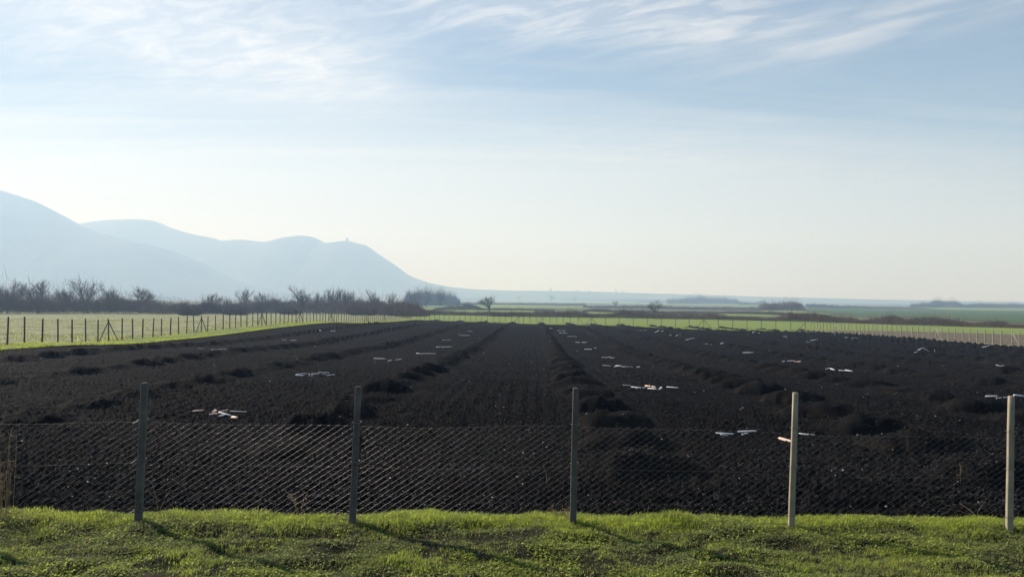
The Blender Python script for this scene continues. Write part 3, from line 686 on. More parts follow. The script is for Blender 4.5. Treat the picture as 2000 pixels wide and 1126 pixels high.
hedges = [
    ('long dark hedge of bare bushes right behind the bright green field', [(960, 618, 8), (1050, 619.5, 14), (1120, 620.3, 14), (1180, 621, 9), (1220, 621.5, 15), (1290, 622.7, 11), (1350, 623.5, 12), (1420, 625, 11), (1500, 626.8, 9), (1560, 628, 17), (1610, 630, 16), (1700, 632.5, 10), (1765, 635, 17), (1850, 637, 16), (1895, 638.5, 12), (1960, 640, 17), (1985, 640.8, 8), (2080, 643, 12)], 620, 3, 4, .35, .02, M_twig),
    ('dark hedge behind the left end of the far fence', [(806, 615, 11), (850, 615.5, 9), (900, 616, 8), (1000, 618.5, 9)], 420, 2, 5, .35, .03, M_twig),
    ('bushy clump of hedge left of the wide spreading bare tree', [(845, 606, 3), (875, 606, 10), (905, 606, 14), (926, 606, 12), (950, 606, 5), (1010, 606.5, 5), (1085, 607, 4)], 300, 3, 6, .4, .035, M_twig),
    ('wide bushy hedge around the rounded dark bare tree', [(1140, 609, 4), (1165, 609.5, 7), (1240, 611, 7), (1300, 613, 5), (1370, 615, 4), (1420, 616, 3)], 330, 4, 8, .45, .04, M_twig),
    ('straight dark hedge between the two long green strips below the hill foot', [(895, 595, 4), (960, 595.3, 4.6), (1060, 596, 4.4), (1145, 597, 4.6)], 200, 4, 10, .35, .06, M_twig),
    ('reddish band of tall bushes below the church spire', [(1140, 601, 5), (1220, 602, 5.5), (1290, 603, 6), (1345, 604, 4.5), (1400, 605, 3.5), (1490, 606, 3)], 210, 4, 10, .4, .05, M_twig2),
    ('farthest dark hedge under the town', [(885, 586.5, 4), (930, 587, 5.5), (990, 587, 4.8), (1080, 588, 6), (1180, 589, 5.2), (1290, 591, 5), (1370, 592, 4)], 90, 7, 20, .35, .11, M_twig),
    ('pale purple wood of bare trees on the horizon right of the town', [(1305, 593.6, 9), (1330, 593.8, 10.5), (1375, 594, 14), (1410, 594.3, 12), (1440, 594.5, 11), (1448, 594.6, 6)], 150, 9, 30, .3, .10, M_twig2),
    ('far hedge right of the purple wood', [(1446, 595.5, 6), (1470, 595.8, 6), (1500, 596, 8)], 110, 5, 16, .4, .09, M_twig2),
    ('low dark hedge below the purple wood', [(1300, 603.5, 5), (1380, 604.5, 6), (1450, 605, 6), (1500, 605.5, 5)], 130, 3, 8, .4, .05, M_twig),
    ('dark wood with a jagged top left of the dark green field', [(1492, 606.5, 9), (1510, 606.5, 13), (1530, 606.8, 17), (1552, 607, 17), (1566, 607.2, 17), (1576, 607.4, 8)], 300, 6, 16, .35, .05, M_twig),
    ('dark hedge in front of the jagged wood', [(1290, 611, 3), (1350, 612, 5), (1440, 613, 6), (1500, 614, 6.5), (1550, 616, 5), (1600, 619, 4)], 260, 3, 6, .4, .04, M_twig),
    ('long thin hedge along the far side of the dark green field', [(1578, 600.2, 7), (1640, 601.5, 5.5), (1700, 602.3, 4.6), (1760, 603, 4.2), (1790, 603.3, 2.6), (1830, 604, 1.2)], 170, 5, 10, .4, .06, M_twig2),
    ('grey tree belt on the horizon at the right edge', [(1790, 601, 7), (1830, 601, 11), (1842, 601, 14), (1873, 601.3, 14.5), (1885, 601.5, 9), (1960, 602, 9.5), (2060, 603, 10), (2160, 604, 9)], 130, 8, 22, .3, .09, M_twig2),
    ('faint tree line on the horizon above the dark green field', [(1560, 591.5, 5), (1650, 592, 4), (1760, 593, 5), (1800, 593.6, 4.5)], 60, 8, 30, .4, .2, M_twig2),
    ('low thicket beyond the dip left of the pale green field strip', [(290, 584, 4), (360, 583.5, 3), (440, 583.5, 5)], 80, 6, 20, .4, .12, M_twig)]
for i, (lb, line, nm, h0, dp, hv, wd, m) in enumerate(hedges):
    tag(band('hedge', line, nm, h0, dp, lb, 'hedge', m, hv, wd, seed=20+i, seen=True), group='hedges and tree belts between the far fields')
# ------------------------------------------------------------------ fences
M_conc = material('weathered_concrete', (.085, .082, .076), .9, .1, (.16, .152, .14), 7, .006, 60, detail=8)
M_conc2 = material('sunlit_concrete', (.27, .24, .175), .9, .1, (.40, .36, .27), 5, .006, 60)  # lighter copy of the concrete, sun on the right-hand posts painted in
M_woodp = material('grey_post', (.085, .075, .070), .9, .2, (.14, .125, .115), 4, .006, 40)
M_wire = material('galvanised_wire', (.21, .21, .21), .42, .5, metal=1.0)
M_wire2 = material('glintless_wire', (.16, .15, .14), .6, .4, metal=.6)
M_brown = material('rusty_tie', (.16, .10, .07), .8, .3)
def post_obj(p, top, w, mat, parent, rz=0, name='post', taper=.88, sub=None):
    """square post with chamfered edges from ground point p (sunk a little) to top"""
    mb = MB(); p = Vector(p); top = Vector(top); ax = (top-p).normalized(); xdir = Vector((math.cos(rz), math.sin(rz), 0)); yd = ax.cross(xdir).normalized(); xdir = yd.cross(ax)
    c = w*.07; ring = [(-w/2+c, -w/2), (w/2-c, -w/2), (w/2, -w/2+c), (w/2, w/2-c), (w/2-c, w/2), (-w/2+c, w/2), (-w/2, w/2-c), (-w/2, -w/2+c)]
    L_ = (top-p).length; V = []; lev = [-.35, 0, .25*L_, .5*L_, .75*L_, L_-c, L_]
    for i, z in enumerate(lev):
        k = (1-(1-taper)*max(z, 0)/L_)*(1 if i < 6 else .82)
        j = 0 if i in (0, 6) else random.uniform(-.0015, .0015)
        V += [tuple(p+ax*z+xdir*(a*k+j)+yd*(b*k)) for a, b in ring]
    Q = [[r_*8+i, r_*8+(i+1) % 8, r_*8+8+(i+1) % 8, r_*8+8+i] for r_ in range(6) for i in range(8)]
    o_ = 48; Q += [[o_, o_+1, o_+2, o_+3], [o_, o_+3, o_+4, o_+7], [o_+4, o_+5, o_+6, o_+7]]
    mb.raw(V, Q); return mb.build(name, mat, parent)
near = empty('chain_link_fence', (0, 8.2, 0), 'wire mesh fence on square concrete posts along the edge of the grass strip', 'fence')
def top_at(px, py, y):                       # point on the vertical plane at distance y
    d = ray(px, py); t = y/d[1]; return Vector((d[0]*t, y, CAMZ+d[2]*t))
NP = [((270, 1024), (283, 747)), ((688, 1029), (700, 754)), ((1119, 1032), (1124.5, 757)), ((1545, 1042), (1554, 766)), ((1971, 1039), (1975, 773))]
posts = []
for i, (b, t_) in enumerate(NP):
    p = at(*b); p.y = 8.2+.0*i; p.x = top_at(b[0], b[1], p.y).x; p.z = -.02
    t3 = top_at(t_[0], t_[1], p.y+random.uniform(-.03, .03)); posts.append((p, t3))
for sgn in (-1, 1):
    p, t3 = posts[0] if sgn < 0 else posts[-1]; off = Vector((sgn*2.33, 0, 0)); posts.append((p+off, t3+off))
for i, (p, t3) in enumerate(posts):
    po = post_obj(p, t3, .069 if i in (0, 1, 2, 5) else .060, M_conc if i in (0, 1, 2, 5) else M_conc2, near, R([6, 5, -2, -8, -13, 2, 6][i]))
    for f in (.745, .47, .12):                # wire ties round each post
        c = p.lerp(t3, f); mb = MB(); r_ = .045; a = np.linspace(0, 6.9, 17)
        mb.tube([(c.x+r_*1.0*(abs(math.cos(q))**.5)*math.copysign(1, math.cos(q)), c.y+r_*(abs(math.sin(q))**.5)*math.copysign(1, math.sin(q)), c.z+.006*math.sin(q*2)) for q in a], .0022, 5)
        if i == 0: mb.tube([(c.x+.03, c.y-.045, c.z), (c.x+.10, c.y-.05, c.z-.004+.01*f), (c.x+.13, c.y-.045, c.z-.01)], .003, 5); mb.tube([(c.x-.03, c.y-.045, c.z), (c.x-.09, c.y-.05, c.z-.035)], .003, 5)
        mb.build('wire_tie', M_wire, near)
# woven mesh: two families of zigzag wires
xa, xb = -6.3, 7.63; sp_ = .0945; slope = .66; YF = 8.245
def mesh_top(x): return 1.065+.012*math.sin(x*1.3)+.01*math.sin(x*2.9+1)-.03*max(0, (x-.5))*.6
for fam in (1, -1):
    mb = MB()
    for k in range(int((xb-xa+2)/sp_)):
        x0 = xa-1.8+k*sp_ if fam > 0 else xa+k*sp_
        n = 38; s = np.linspace(0, 1, n*2+1); run = 1.80
        x = x0+run*s if fam > 0 else x0+run*(1-s)
        z = run*slope*s-.005
        tp = np.array([mesh_top(v_) for v_ in x]); kp = (z < tp+.012) & (z > .10) & (x > xa) & (x < xb)
        if kp.sum() < 4: continue
        x, z = x[kp], z[kp]; idx = np.arange(len(s))[kp]
        yv = YF+.0011*np.where(idx % 2 == 0, 1, -1)*fam+.02*np.sin(x*.8)*np.sin(z*2)
        zz = z+.002*np.sin(idx*math.pi/2+k)+.004*vn(x*3, z*3, 71)
        mb.tube(np.stack([x, yv, zz], -1), .00072 if fam > 0 else .00045, 5, cap=False)
    o = mb.build('wire_mesh', M_wire if fam > 0 else M_wire2, near, True)  # second family is the same wire darkened, its missing sun glint painted in
mb = MB()
for zc, w_ in ((1.06, .0009), (.62, .0008), (.06, .0009)):
    xx = np.linspace(xa, xb, 60); mb.tube(np.stack([xx, YF-.006+0*xx, zc+.012*np.sin(xx*1.3)+.01*np.sin(xx*2.9+1)-.03*np.maximum(0, xx-.5)*.6*(zc > .5)], -1), w_, 4, cap=False)
mb.build('tension_wire', M_wire2, near, True)
# a loose strand hanging low between the third and fourth post
mb = MB(); xx = np.linspace(2.35, 2.92, 14); mb.tube(np.stack([xx, 8.12+.02*np.sin(xx*9), .075+.015*np.sin((xx-2.3)*5)], -1), .0035, 5); mb.build('loose_wire', M_wire, near, True)

def wire_fence(label, cat_loc, pts, hgt, w, mat, braces, wires, tops=None, lean=.02):
    root = empty('wire_fence', pts[0], label, 'fence'); tp = []
    for i, p in enumerate(pts):
        h = hgt*random.uniform(.95, 1.05); t3 = Vector((p.x+random.gauss(0, lean)*h, p.y+random.gauss(0, lean)*h, p.z+h)); tp.append(t3)
        post_obj(p, t3, w*random.uniform(.9, 1.1), mat, root, random.uniform(-.2, .2))
        if i in braces:
            d = (pts[min(i+1, len(pts)-1)]-pts[max(i-1, 0)]).normalized()
            for sg in braces[i]:
                f = p+d*(1.25*sg); f.z = tz(f.x, f.y); mb = MB(); tt = p.lerp(t3, .86)+d*(.05*sg); dr = (tt-f)
                a = Vector((0, 0, 1)).cross(dr).normalized(); mb.tube([f-dr*.05, f+dr*.5, tt], w*.55, 4); mb.build('brace', mat, root)
    mb = MB()
    for f in wires:
        P = [p.lerp(t_, f) for p, t_ in zip(pts, tp)]; mb.tube([tuple(v_) for v_ in P], .004, 4, cap=False)
    mb.build('wire', M_wire2, root, True)
    return root
def along(poly, pxs):
    """points of a plan polyline that are seen in the given pixel columns"""
    out = []; P = np.array(poly, float)
    for px in pxs:
        best = None
        for a, b in zip(P[:-1], P[1:]):
            q0, q1 = [((px-1000)/F*0+1) for _ in (0, 1)]
            d = ray(px, 620); k = d[0]/d[1]
            den = (b[0]-a[0])-k*(b[1]-a[1])
            if abs(den) < 1e-9: continue
            t = (k*a[1]-a[0])/den
            if -1e-6 <= t <= 1.000001: best = a+t*(b-a)
        if best is not None: out.append(Vector((best[0], best[1], tz(*best))))
    return out
LPX = [-21, 15, 48.5, 83, 114, 141.5, 168, 192, 213, 239, 260, 279, 299, 316, 333, 349.5, 365, 379.5, 393.5, 406, 421.5, 436, 449, 460, 471, 482.6, 494, 503.7, 511.7, 520.7, 529.7, 538.8, 547, 555, 562.7, 570.5, 578, 585.6, 592, 599, 606, 612.5, 618.5, 625, 630.6, 636, 642, 646.8, 652.5, 657.5, 662, 667, 672, 676.7]
x = 676.7; dstep = 4.6
while x < 800: x += dstep; dstep = max(3.0, dstep*.986); LPX.append(x)
LPOLY = [(-27, 20), (-27, 72), (-26.3, 87), (-25.4, 101.6), (-24.5, 112), (-23.3, 135), (-22.1, 173)]
lp = along(LPOLY, LPX)
LB = {LPX.index(v_): (-1, 1) for v_ in (213, 393.5, 511.7, 585.6, 646.8)}
LB.update({i: (-1, 1) for i in (62, 71)})
wire_fence('wire fence of dark thin posts along the left side of the field', None, lp, 1.52, .072, M_woodp, LB, (.15, .4, .65, .92))
FPX = [814, 820, 829, 839, 849, 858, 867.5, 877, 887, 898, 908.5, 919, 930, 940.5, 952, 963.5, 975, 987, 998.5, 1013.5, 1022.5, 1035, 1047.5, 1060.5, 1074, 1087.5, 1100, 1114, 1128.5, 1155, 1182.5, 1209.5, 1237, 1264.5, 1291.5, 1319.5, 1346, 1375, 1403, 1431, 1459, 1487, 1515.5, 1544.5, 1573]
fp = along([tuple(FA-(FB-FA)*.05), tuple(FA+(FB-FA)*1.02)], FPX)
wire_fence('wire fence of thin posts across the far end of the field, before the green crop', None, fp, 1.42, .075, M_woodp,
           {19: (-1,), 23: (-1,), 28: (1,), 29: (-1, 1), 37: (-1, 1), 44: (-1,)}, (.3, .6, .93), lean=.015)
RPX = [1584, 1590, 1596, 1602, 1608, 1615, 1621.5, 1627.5, 1634, 1643, 1649.5, 1657, 1663.5, 1671.5, 1679.5, 1687.5, 1696, 1704.5, 1714, 1723, 1732, 1741.5, 1751, 1760.6, 1771, 1782, 1793, 1804, 1815.6, 1827.5, 1839, 1852.5, 1866, 1880, 1894, 1908.5, 1924, 1940, 1955.6, 1977, 1991, 2010, 2030]
rp = along([(47.6, 125), (46.4, 84), (46, 69.4), (45.6, 55)], RPX)
M_litp = material('sunlit_post', (.26, .24, .20), .9, .1, (.36, .33, .28), 5)  # light tone carries the sun falling on these posts
wire_fence('wire fence of sunlit posts along the right side of the field, before the brown stubble', None, rp, 1.5, .085, M_litp,
           {8: (-1, 1), 18: (-1, 1), 29: (-1, 1), 39: (-1, 1)}, (.15, .45, .93), lean=.012)
# ------------------------------------------------------------------ planting pegs lying in the field, dry weeds, the town
M_peg = material('white_peg', (.62, .62, .64), .6, .3, (.74, .74, .75), 9)
M_grey = material('grey_stake', (.20, .19, .18), .8, .2, (.28, .27, .25), 9)
M_pegp = material('peach_peg', (.80, .52, .42), .6, .3, (.82, .64, .55), 9)
def peg(x0, y0, x1, y1, label, group, pink=False, wid=.035, upright=False, maxl=.55):
    a, b = at(x0, y0), at(x1, y1)
    if upright:
        base = at(x1, y1); base.z = fz(base.x, base.y); L_ = max(.25, (y1-y0)/F*base.y); M = Matrix.Translation(base+Vector((0, 0, L_*.5-.05)))@Matrix.Rotation(R(random.uniform(-4, 4)), 4, 'Y')@Matrix.Rotation(random.uniform(0, 1.5), 4, 'Z')
        L_ += .1; sx, sy, sz = wid, wid, L_; loc = base
    else:
        c = (a+b)*.5; d = b-a; d.z = 0
        wx = abs(x1-x0)/F*c.y                    # length seen across the view
        if d.length > maxl or d.length < .12:
            L_ = min(max(wx, .16), maxl); dy = math.sqrt(max(0, min(maxl, .38)**2-wx*wx))*.6 if wx < .25 else .05*L_
            d = Vector((wx if x1 > x0 else -wx, math.copysign(min(abs(d.y), max(dy, .03)), d.y or 1), 0))
            if d.length < .16: d = d.normalized()*.16
        L_ = d.length; u = d.normalized(); e0, e1 = c-u*L_/2, c+u*L_/2
        z0 = max(fz(e0.x, e0.y), fz(e0.x+u.x*.06, e0.y+u.y*.06)); z1 = max(fz(e1.x, e1.y), fz(e1.x-u.x*.06, e1.y-u.y*.06)); zm = fz(c.x, c.y)
        lift = max(0, zm-(z0+z1)/2)+.022
        u = Vector((u.x*L_, u.y*L_, (z1-z0))).normalized(); loc = Vector((c.x, c.y, (z0+z1)/2+lift))
        side = Vector((0, 0, 1)).cross(u).normalized(); upv = u.cross(side)
        rl = random.uniform(-.3, .3); s2 = side*math.cos(rl)+upv*math.sin(rl); u2 = u.cross(s2)
        M = Matrix(((u.x, s2.x, u2.x, loc.x), (u.y, s2.y, u2.y, loc.y), (u.z, s2.z, u2.z, loc.z), (0, 0, 0, 1)))
        sx, sy, sz = L_, wid, wid*.75
    me = MB(); me.box(Matrix.Identity(4), sx, sy, sz, wid*.14)
    o = me.build('wooden_peg', M_grey if upright else M_pegp if pink else M_peg); o.matrix_world = M
    return tag(o, label, 'peg', group)
ORD = ['leftmost', 'second', 'third', 'fourth', 'fifth', 'sixth', 'seventh', 'eighth']
def pile(where, items, wid=.035):
    """items: (x0, y0, x1, y1[, flags]) in photo pixels; ordered left to right for the labels"""
    items = sorted(items, key=lambda t: (t[0]+t[2])/2); n = len(items)
    for i, it in enumerate(items):
        fl = it[4] if len(it) > 4 else ''
        look = 'peach' if 'p' in fl else 'white'
        if n == 1: lb = '%s peg lying on black soil, %s' % (look, where)
        elif n == 2: lb = '%s of two %s pegs %s' % (('left', 'right')[i], look, where)
        else: lb = '%s %s peg %s' % (ORD[i] if i < n-1 else 'rightmost', look, where)
        peg(it[0], it[1], it[2], it[3], lb, 'pegs lying on the soil '+where, 'p' in fl, wid*(1.45 if 'w' in fl else 1)*(.55 if 't' in fl else 1))
pile('in the scatter right of the first fence post', [(376, 807.6, 398, 807.4, 'p'), (416, 808, 422, 806, 'pw'), (409.5, 814.6, 425, 810, 'p'), (426, 808.2, 446, 807.8, 'p'), (449, 807.5, 481, 807.8, 't'), (427, 810.6, 451, 813.7), (428, 815, 439, 812.5), (453, 817, 463, 820.6, 'pw')])
pile('in the pale pile above the second fence post', [(577, 735.5, 595, 735.3, 'w'), (579, 733.6, 600, 733.2), (603, 736.2, 613, 736), (602, 734, 623, 733.6), (622, 732.6, 637, 735), (622, 729.8, 643, 729.6), (637, 734, 654, 734.6)], .04)
pile('behind the third mound row, left of the second post', [(550.6, 664.8, 560, 664.7), (567.6, 665, 578.4, 664.8)], .05)
pile('far off in the second lane from the left', [(624, 648, 628, 648.3), (645, 647, 655, 647.5)], .06)
pile('near the left fence, in line with its tilted post', [(388, 683.6, 398, 683.5), (411, 684, 426, 684.2), (426, 684.4, 433, 683.4, 'w'), (434, 684, 448, 684.3)], .045)
pile('in the row of scraps above the third dark mound row', [(730, 701, 750, 703), (740, 702, 754, 702.4, 'p'), (758, 705.6, 765, 705.2, 'pw'), (772, 704.2, 784, 703.8)], .04)
pile('in the slanted trio left of the long mound row', [(813, 690, 819, 691.6, 'w'), (818, 691.2, 833, 691.4), (833, 691.4, 851, 690.8)], .045)
pile('in the bright thin pair left of the long mound row', [(852, 677.4, 863, 678), (863.5, 678.3, 882.5, 678.5)], .05)
pile('just above the bright thin pair', [(861, 664.8, 881, 664.2)], .06)
pile('beside the upright stake left of the middle lane', [(898, 656, 918, 656.2)], .06)
pile('highest of those left of the middle lane', [(913, 647, 923, 647)], .07)
pile('highest of those right of the middle lane', [(1073, 642, 1079, 642.1)], .09)
pile('in the small scatter under the far fence brace', [(1088, 645.5, 1096, 645.6), (1099, 646.2, 1103, 645.9, 'w'), (1091, 650.6, 1108, 651)], .08)
pile('fourth patch down right of the middle lane', [(1108, 657.2, 1126.5, 657.4)], .08)
pile('forming short bright scraps right of the middle lane', [(1124, 668.6, 1133, 669.4, 'w'), (1136.5, 669.8, 1146, 668.4, 'w')], .05)
pile('between the short bright scraps and the peach pair', [(1141, 682.8, 1156.5, 682.3, 'w'), (1160, 680.6, 1165, 680.8)], .05)
pile('in the peach scatter right of the middle lane', [(1176, 699.9, 1184, 699.6, 'pw'), (1184, 698.8, 1191.6, 698.4), (1192, 699.8, 1200, 699.5, 'pw')], .05)
pile('in the long scatter above the third fence post', [(1176.6, 716.6, 1193, 716.8), (1203, 713.6, 1212.4, 718, 'w'), (1199, 717.3, 1213, 717.6), (1213, 717.6, 1235.5, 716.4), (1214, 718.2, 1226, 718.6), (1244, 719.4, 1249, 718.6, 'w')], .04)
pile('in the scatter right of the third fence post top', [(1216.7, 755, 1231.7, 755.2), (1233, 758, 1248, 759.2), (1243, 761.4, 1250, 759.6), (1248, 760.3, 1260.5, 760.6), (1260.5, 756.6, 1280, 759.4, 'pw'), (1265.5, 760.5, 1282, 763.2), (1288, 763.4, 1292, 762.4, 'w'), (1302, 759.5, 1324.4, 761)], .04)
pile('in the faint row left of the far fence tripod brace', [(1248, 644.8, 1255, 644.8), (1257, 645, 1263, 645)], .08)
pile('below the faint row, under the tripod brace', [(1278.6, 649.4, 1288, 649.6, 'w'), (1291, 650.4, 1296, 650.2)], .07)
pile('in the dotted row below the tripod brace', [(1308, 655.4, 1311, 655.2, 'w'), (1320.6, 657, 1324, 656.9, 'w'), (1328, 656.9, 1332, 656.8)], .07)
pile('in the lane below the dotted row', [(1338.7, 663.8, 1357, 664.8)], .08)
pile('in the row of three below the long single peg', [(1377, 672.8, 1382, 672.8), (1387, 673.2, 1397, 673.6), (1407, 675.4, 1413, 675.2, 'w')], .05)
pile('in the bright cluster between third and fourth mound rows', [(1451.6, 690.2, 1456, 689.9, 'w'), (1457, 689, 1464, 690), (1463, 689.9, 1471, 689.6, 'w')], .06)
pile('in the faint dotted line near the far right corner', [(1461, 654, 1467, 654), (1469, 654.1, 1474, 654), (1477, 654.2, 1483.5, 654.2)], .07)
pile('above the second small upright stake', [(1530, 661.3, 1536, 661.4, 'w'), (1535, 661.2, 1541, 661.4)], .06)
pile('beside the second small upright stake', [(1575, 669.4, 1582, 669.4), (1583, 669.4, 1593, 669, 'w')], .06)
pile('by the right fence corner', [(1628, 655.2, 1632, 655, 'w')], .09)
pile('right of the one by the fence corner', [(1651, 659.8, 1655, 659.7, 'w'), (1663, 660.2, 1675, 660.4)], .08)
pile('in the grey streak in the middle of the right half', [(1682, 680.4, 1693, 680.3), (1695, 680.5, 1707, 680.5)], .05)
pile('left of the tall upright stake', [(1785, 693.4, 1792, 693.6), (1792, 693.8, 1800, 693.4, 'w'), (1800, 693.6, 1815.6, 694)], .045)
pile('nearest to the right fence', [(1918, 683.6, 1931, 684.2), (1930, 684.6, 1943, 684.2)], .05)
pile('at the right edge, below those nearest to the fence', [(1945, 714.4, 1956, 714.9), (1956, 715, 1968, 714.6, 'w')], .045)
pile('above the row by the fourth fence post', [(1529, 706.5, 1532, 706.2, 'w'), (1537.6, 706.6, 1552.6, 706.9), (1551, 708, 1558, 706.6, 'pw'), (1557, 707.4, 1564, 707.8, 'pw')], .045)
pile('in the long row between fourth and fifth fence post', [(1613, 722.6, 1621, 722.4), (1622, 721.8, 1630, 722.8, 'w'), (1638, 724.8, 1652, 725.4), (1651, 725.2, 1665, 726.2, 'w')], .045)
pile('behind the top of the fifth fence post', [(1924.6, 776.6, 1948, 777.4), (1946, 778.6, 1968, 778.8), (1980, 777, 2001, 776.8, 'w')], .04)
pile('in the group left of the fourth fence post', [(1398, 849.7, 1432.5, 851.7), (1408, 855, 1420, 852.6), (1442, 841, 1477, 855.8), (1449, 851.3, 1461, 850.8)])
pile('crossing behind the fourth fence post', [(1521.6, 859, 1547, 866.4, 'pw'), (1559.5, 850, 1591.5, 852.6)])
for x0, y0, y1, wd, lb in [(896.3, 649.5, 655.5, .05, 'short white stake standing upright left of the middle lane'), (1596.4, 660, 665.5, .06, 'grey stake standing upright in the soil near the far right corner'),
                           (1825.6, 682.4, 690, .05, 'grey stake standing upright before the brace of the right fence'), (1470, 645, 650, .06, 'thin stake standing upright above the faint dotted pegs')]:
    peg(x0, y0, x0, y1, lb, None, wid=wd, upright=True)
# dry weed stems by the fence
M_dry = material('dry_stalk', (.30, .23, .14), .9, .1, (.42, .34, .22), 9, transl=.2)
def weed(x, y, h, n, spread, label, seedheads=True, curl=0):
    r_ = random.Random(int(x*100)); mb = MB(); z0 = tz(x, y)
    for i in range(n):
        a = r_.uniform(0, 6.28); l = h*r_.uniform(.55, 1); sp = spread*r_.uniform(.2, 1); P = []
        bx, by = x+r_.gauss(0, .03*n**.5*.4), y+r_.gauss(0, .03)
        for s in np.linspace(0, 1, 7):
            k = s+curl*s*s
            P.append((bx+math.cos(a)*sp*k*k+r_.gauss(0, .004), by+math.sin(a)*sp*k*k*.6, z0-.02+l*(s-curl*.6*s*s)))
        mb.tube(P, np.linspace(.0030, .0014, 7), 3)
        if seedheads:
            for j in range(10):
                b = Vector(P[r_.randrange(3, 7)]); d = Vector((r_.gauss(0, 1), r_.gauss(0, 1), r_.gauss(.4, .8))).normalized()*r_.uniform(.02, .07)
                mb.tube([tuple(b), tuple(b+d*.6), tuple(b+d)], (.0012, .0028, .001), 3)
    return tag(mb.build('dry_weed', M_dry), label, 'weed', 'dry weeds along the fence')
def gx(px, y): return (px-1000)/F*y
weed(gx(6, 8.3), 8.3, .80, 16, .16, 'tall tangled clump of dry straw weeds at the left edge, against the mesh')
weed(gx(24, 8.35), 8.35, .95, 4, .10, 'thin dry stems rising beside the tangled straw clump at the left edge')
weed(gx(318, 8.5), 8.5, .45, 2, .12, 'thin dry stem leaning behind the mesh, right of the first post', False)
weed(gx(585, 8.6), 8.6, .28, 4, .10, 'short dry weed tuft behind the mesh, left of the second post')
weed(gx(1098, 8.55), 8.55, .14, 9, .10, 'low curled brown weed at the foot of the third post')
weed(gx(1072, 10.2), 10.2, .42, 1, .07, 'single pale dry stem standing in the soil left of the third post', False)
weed(gx(1875, 10.4), 10.4, .42, 1, .03, 'single pale dry stem standing in the soil left of the fifth post')
weed(gx(1905, 8.55), 8.55, .26, 3, .22, 'arched dry stem curving over at the field edge left of the fifth post', False, .55)
weed(gx(1262, 8.55), 8.55, .26, 2, .05, 'thin dry stem at the field edge beside the lush grass tuft', False)
# hilltop tower, mast and the far town
M_town = material('pale_render', (.15, .14, .13), .9, .1, (.20, .19, .17), .1)
M_stone = material('old_stone', (.05, .05, .048), .9, .1, (.08, .078, .07), .1)
M_roof = material('tile_roof', (.16, .09, .07), .9, .1, (.20, .12, .09), .2)
def spot(px, py, y): return top_at(px, py, y)
def frustum(mb, c, r1, r2, z0, z1, k=8, rot=.39):
    a = np.arange(k)*2*math.pi/k+rot
    V = [(c[0]+r1*math.cos(t), c[1]+r1*math.sin(t), z0) for t in a]+[(c[0]+r2*math.cos(t), c[1]+r2*math.sin(t), z1) for t in a]
    mb.raw(V, [[i, (i+1) % k, k+(i+1) % k, k+i] for i in range(k)])
    mb.Q.append(np.array([[k+0, k+1, k+2, k+3]])+mb.n-2*k) if k == 4 else mb.raw(V[k:], [[0, i, i+1, i+2] for i in range(1, k-2, 2)] if k % 2 == 0 else [])
p = spot(678.5, 474, 4390); e = empty('stone_tower', p, 'ruined square stone keep on top of the rear hill', 'tower')
mb = MB(); mb.box(Matrix.Translation(p+Vector((-1, 0, 11))), 13, 12, 26); mb.box(Matrix.Translation(p+Vector((-1, 0, 26))), 8, 8, 6); mb.build('keep', M_stone, e)
mb = MB(); mb.box(Matrix.Translation(p+Vector((8, 0, 3))), 12, 9, 12); mb.build('wall', M_stone, e)
p = spot(695, 478, 4390); e = empty('radio_mast', p, 'thin radio mast beside the stone keep on the rear hill', 'mast')
mb = MB(); mb.tube([tuple(p+Vector((0, 0, z))) for z in (-8, 12, 32)], (1.2, .9, .5), 6); mb.build('pole', M_stone, e)
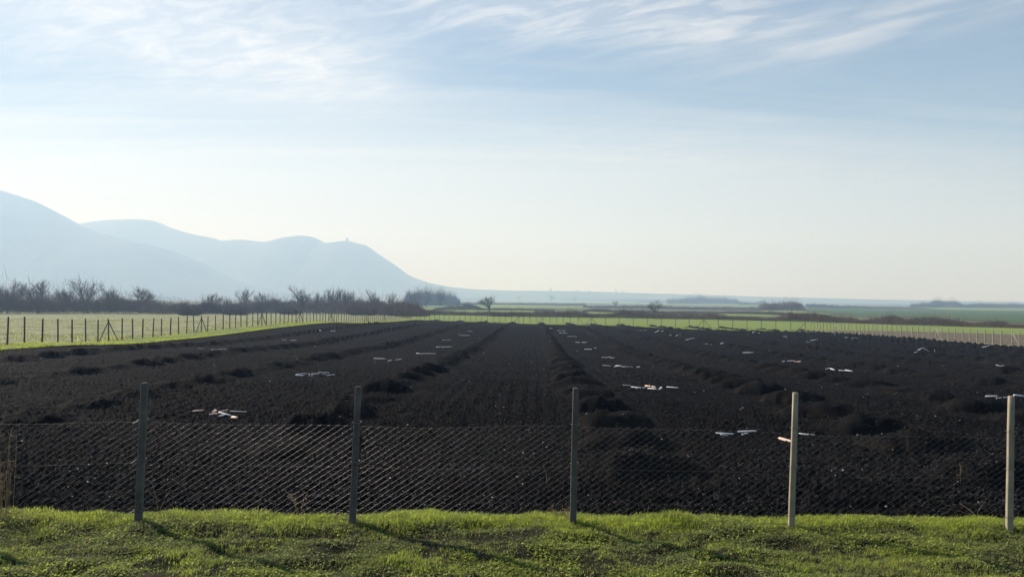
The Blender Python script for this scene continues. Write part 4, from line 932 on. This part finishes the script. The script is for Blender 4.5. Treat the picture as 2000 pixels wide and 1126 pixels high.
def house(px, py, w, d, h, rh, label, y=4250):
    p = spot(px, py, y); e = empty('building', p, label, 'building')
    mb = MB(); mb.box(Matrix.Translation(p+Vector((0, 0, h/2-6))), w, d, h+12); mb.build('wall', M_town, e)
    mb = MB(); z = p.z+h; V = [(p.x-w/2-.5, p.y-d/2-.5, z), (p.x+w/2+.5, p.y-d/2-.5, z), (p.x+w/2+.5, p.y+d/2+.5, z), (p.x-w/2-.5, p.y+d/2+.5, z), (p.x-w*.3, p.y, z+rh), (p.x+w*.3, p.y, z+rh)]
    mb.raw(V, [[0, 1, 5, 4], [2, 3, 4, 5], [1, 2, 5, 5], [3, 0, 4, 4]]); mb.Q[-1] = np.array([[0, 1, 5, 4], [2, 3, 4, 5]]); mb.Q.append(np.array([[0, 3, 2, 1]]))
    mb.build('roof', M_roof, e); return e
house(901, 566, 12, 10, 8, 4, 'small house on the foot of the hill at the town edge')
house(1128.5, 571.5, 20, 14, 8, 5, 'blocky building in the far town, between the domed tower and water tower')
house(1222, 576.5, 22, 14, 9, 3, 'long flat building right of the church in the far town')
house(1216.7, 577, 5, 5, 20, 8, 'narrow turret at the left end of the long flat building')
house(1100, 571, 40, 14, 4, 3, 'low roofline between the domed tower and the blocky building')
p = spot(1075.5, 570, 4250); e = empty('domed_tower', p, 'domed tower standing highest in the far town', 'tower')
mb = MB(); frustum(mb, p, 5, 4.5, p.z-8, p.z+12); mb.build('shaft', M_town, e)
mb = MB(); frustum(mb, p, 5.6, 5.2, p.z+12, p.z+17); frustum(mb, p, 5.2, 2.2, p.z+17, p.z+21); frustum(mb, p, 1.0, .5, p.z+21, p.z+26); mb.build('dome', M_roof, e)
p = spot(1151, 573, 4250); e = empty('water_tower', p, 'water tower with a wide tank in the middle of the far town', 'water tower')
mb = MB(); frustum(mb, p, 2.2, 2.0, p.z-8, p.z+9); mb.build('shaft', M_town, e)
mb = MB(); frustum(mb, p, 2.2, 6, p.z+9, p.z+13); frustum(mb, p, 6, 6, p.z+13, p.z+17); frustum(mb, p, 6, 1, p.z+17, p.z+19); mb.build('tank', M_town, e)
p = spot(1203, 575.5, 4250); e = empty('church', p, 'church with a tall pointed spire in the far town', 'church')
mb = MB(); mb.box(Matrix.Translation(p+Vector((0, 0, 3))), 7, 7, 26); mb.build('bell_tower', M_town, e)
mb = MB(); frustum(mb, p, 5.2, .3, p.z+16, p.z+36, 4, .785); mb.build('spire', M_roof, e)
mb = MB(); mb.box(Matrix.Translation(p+Vector((10, 0, 0))), 14, 9, 14); mb.build('nave', M_town, e)
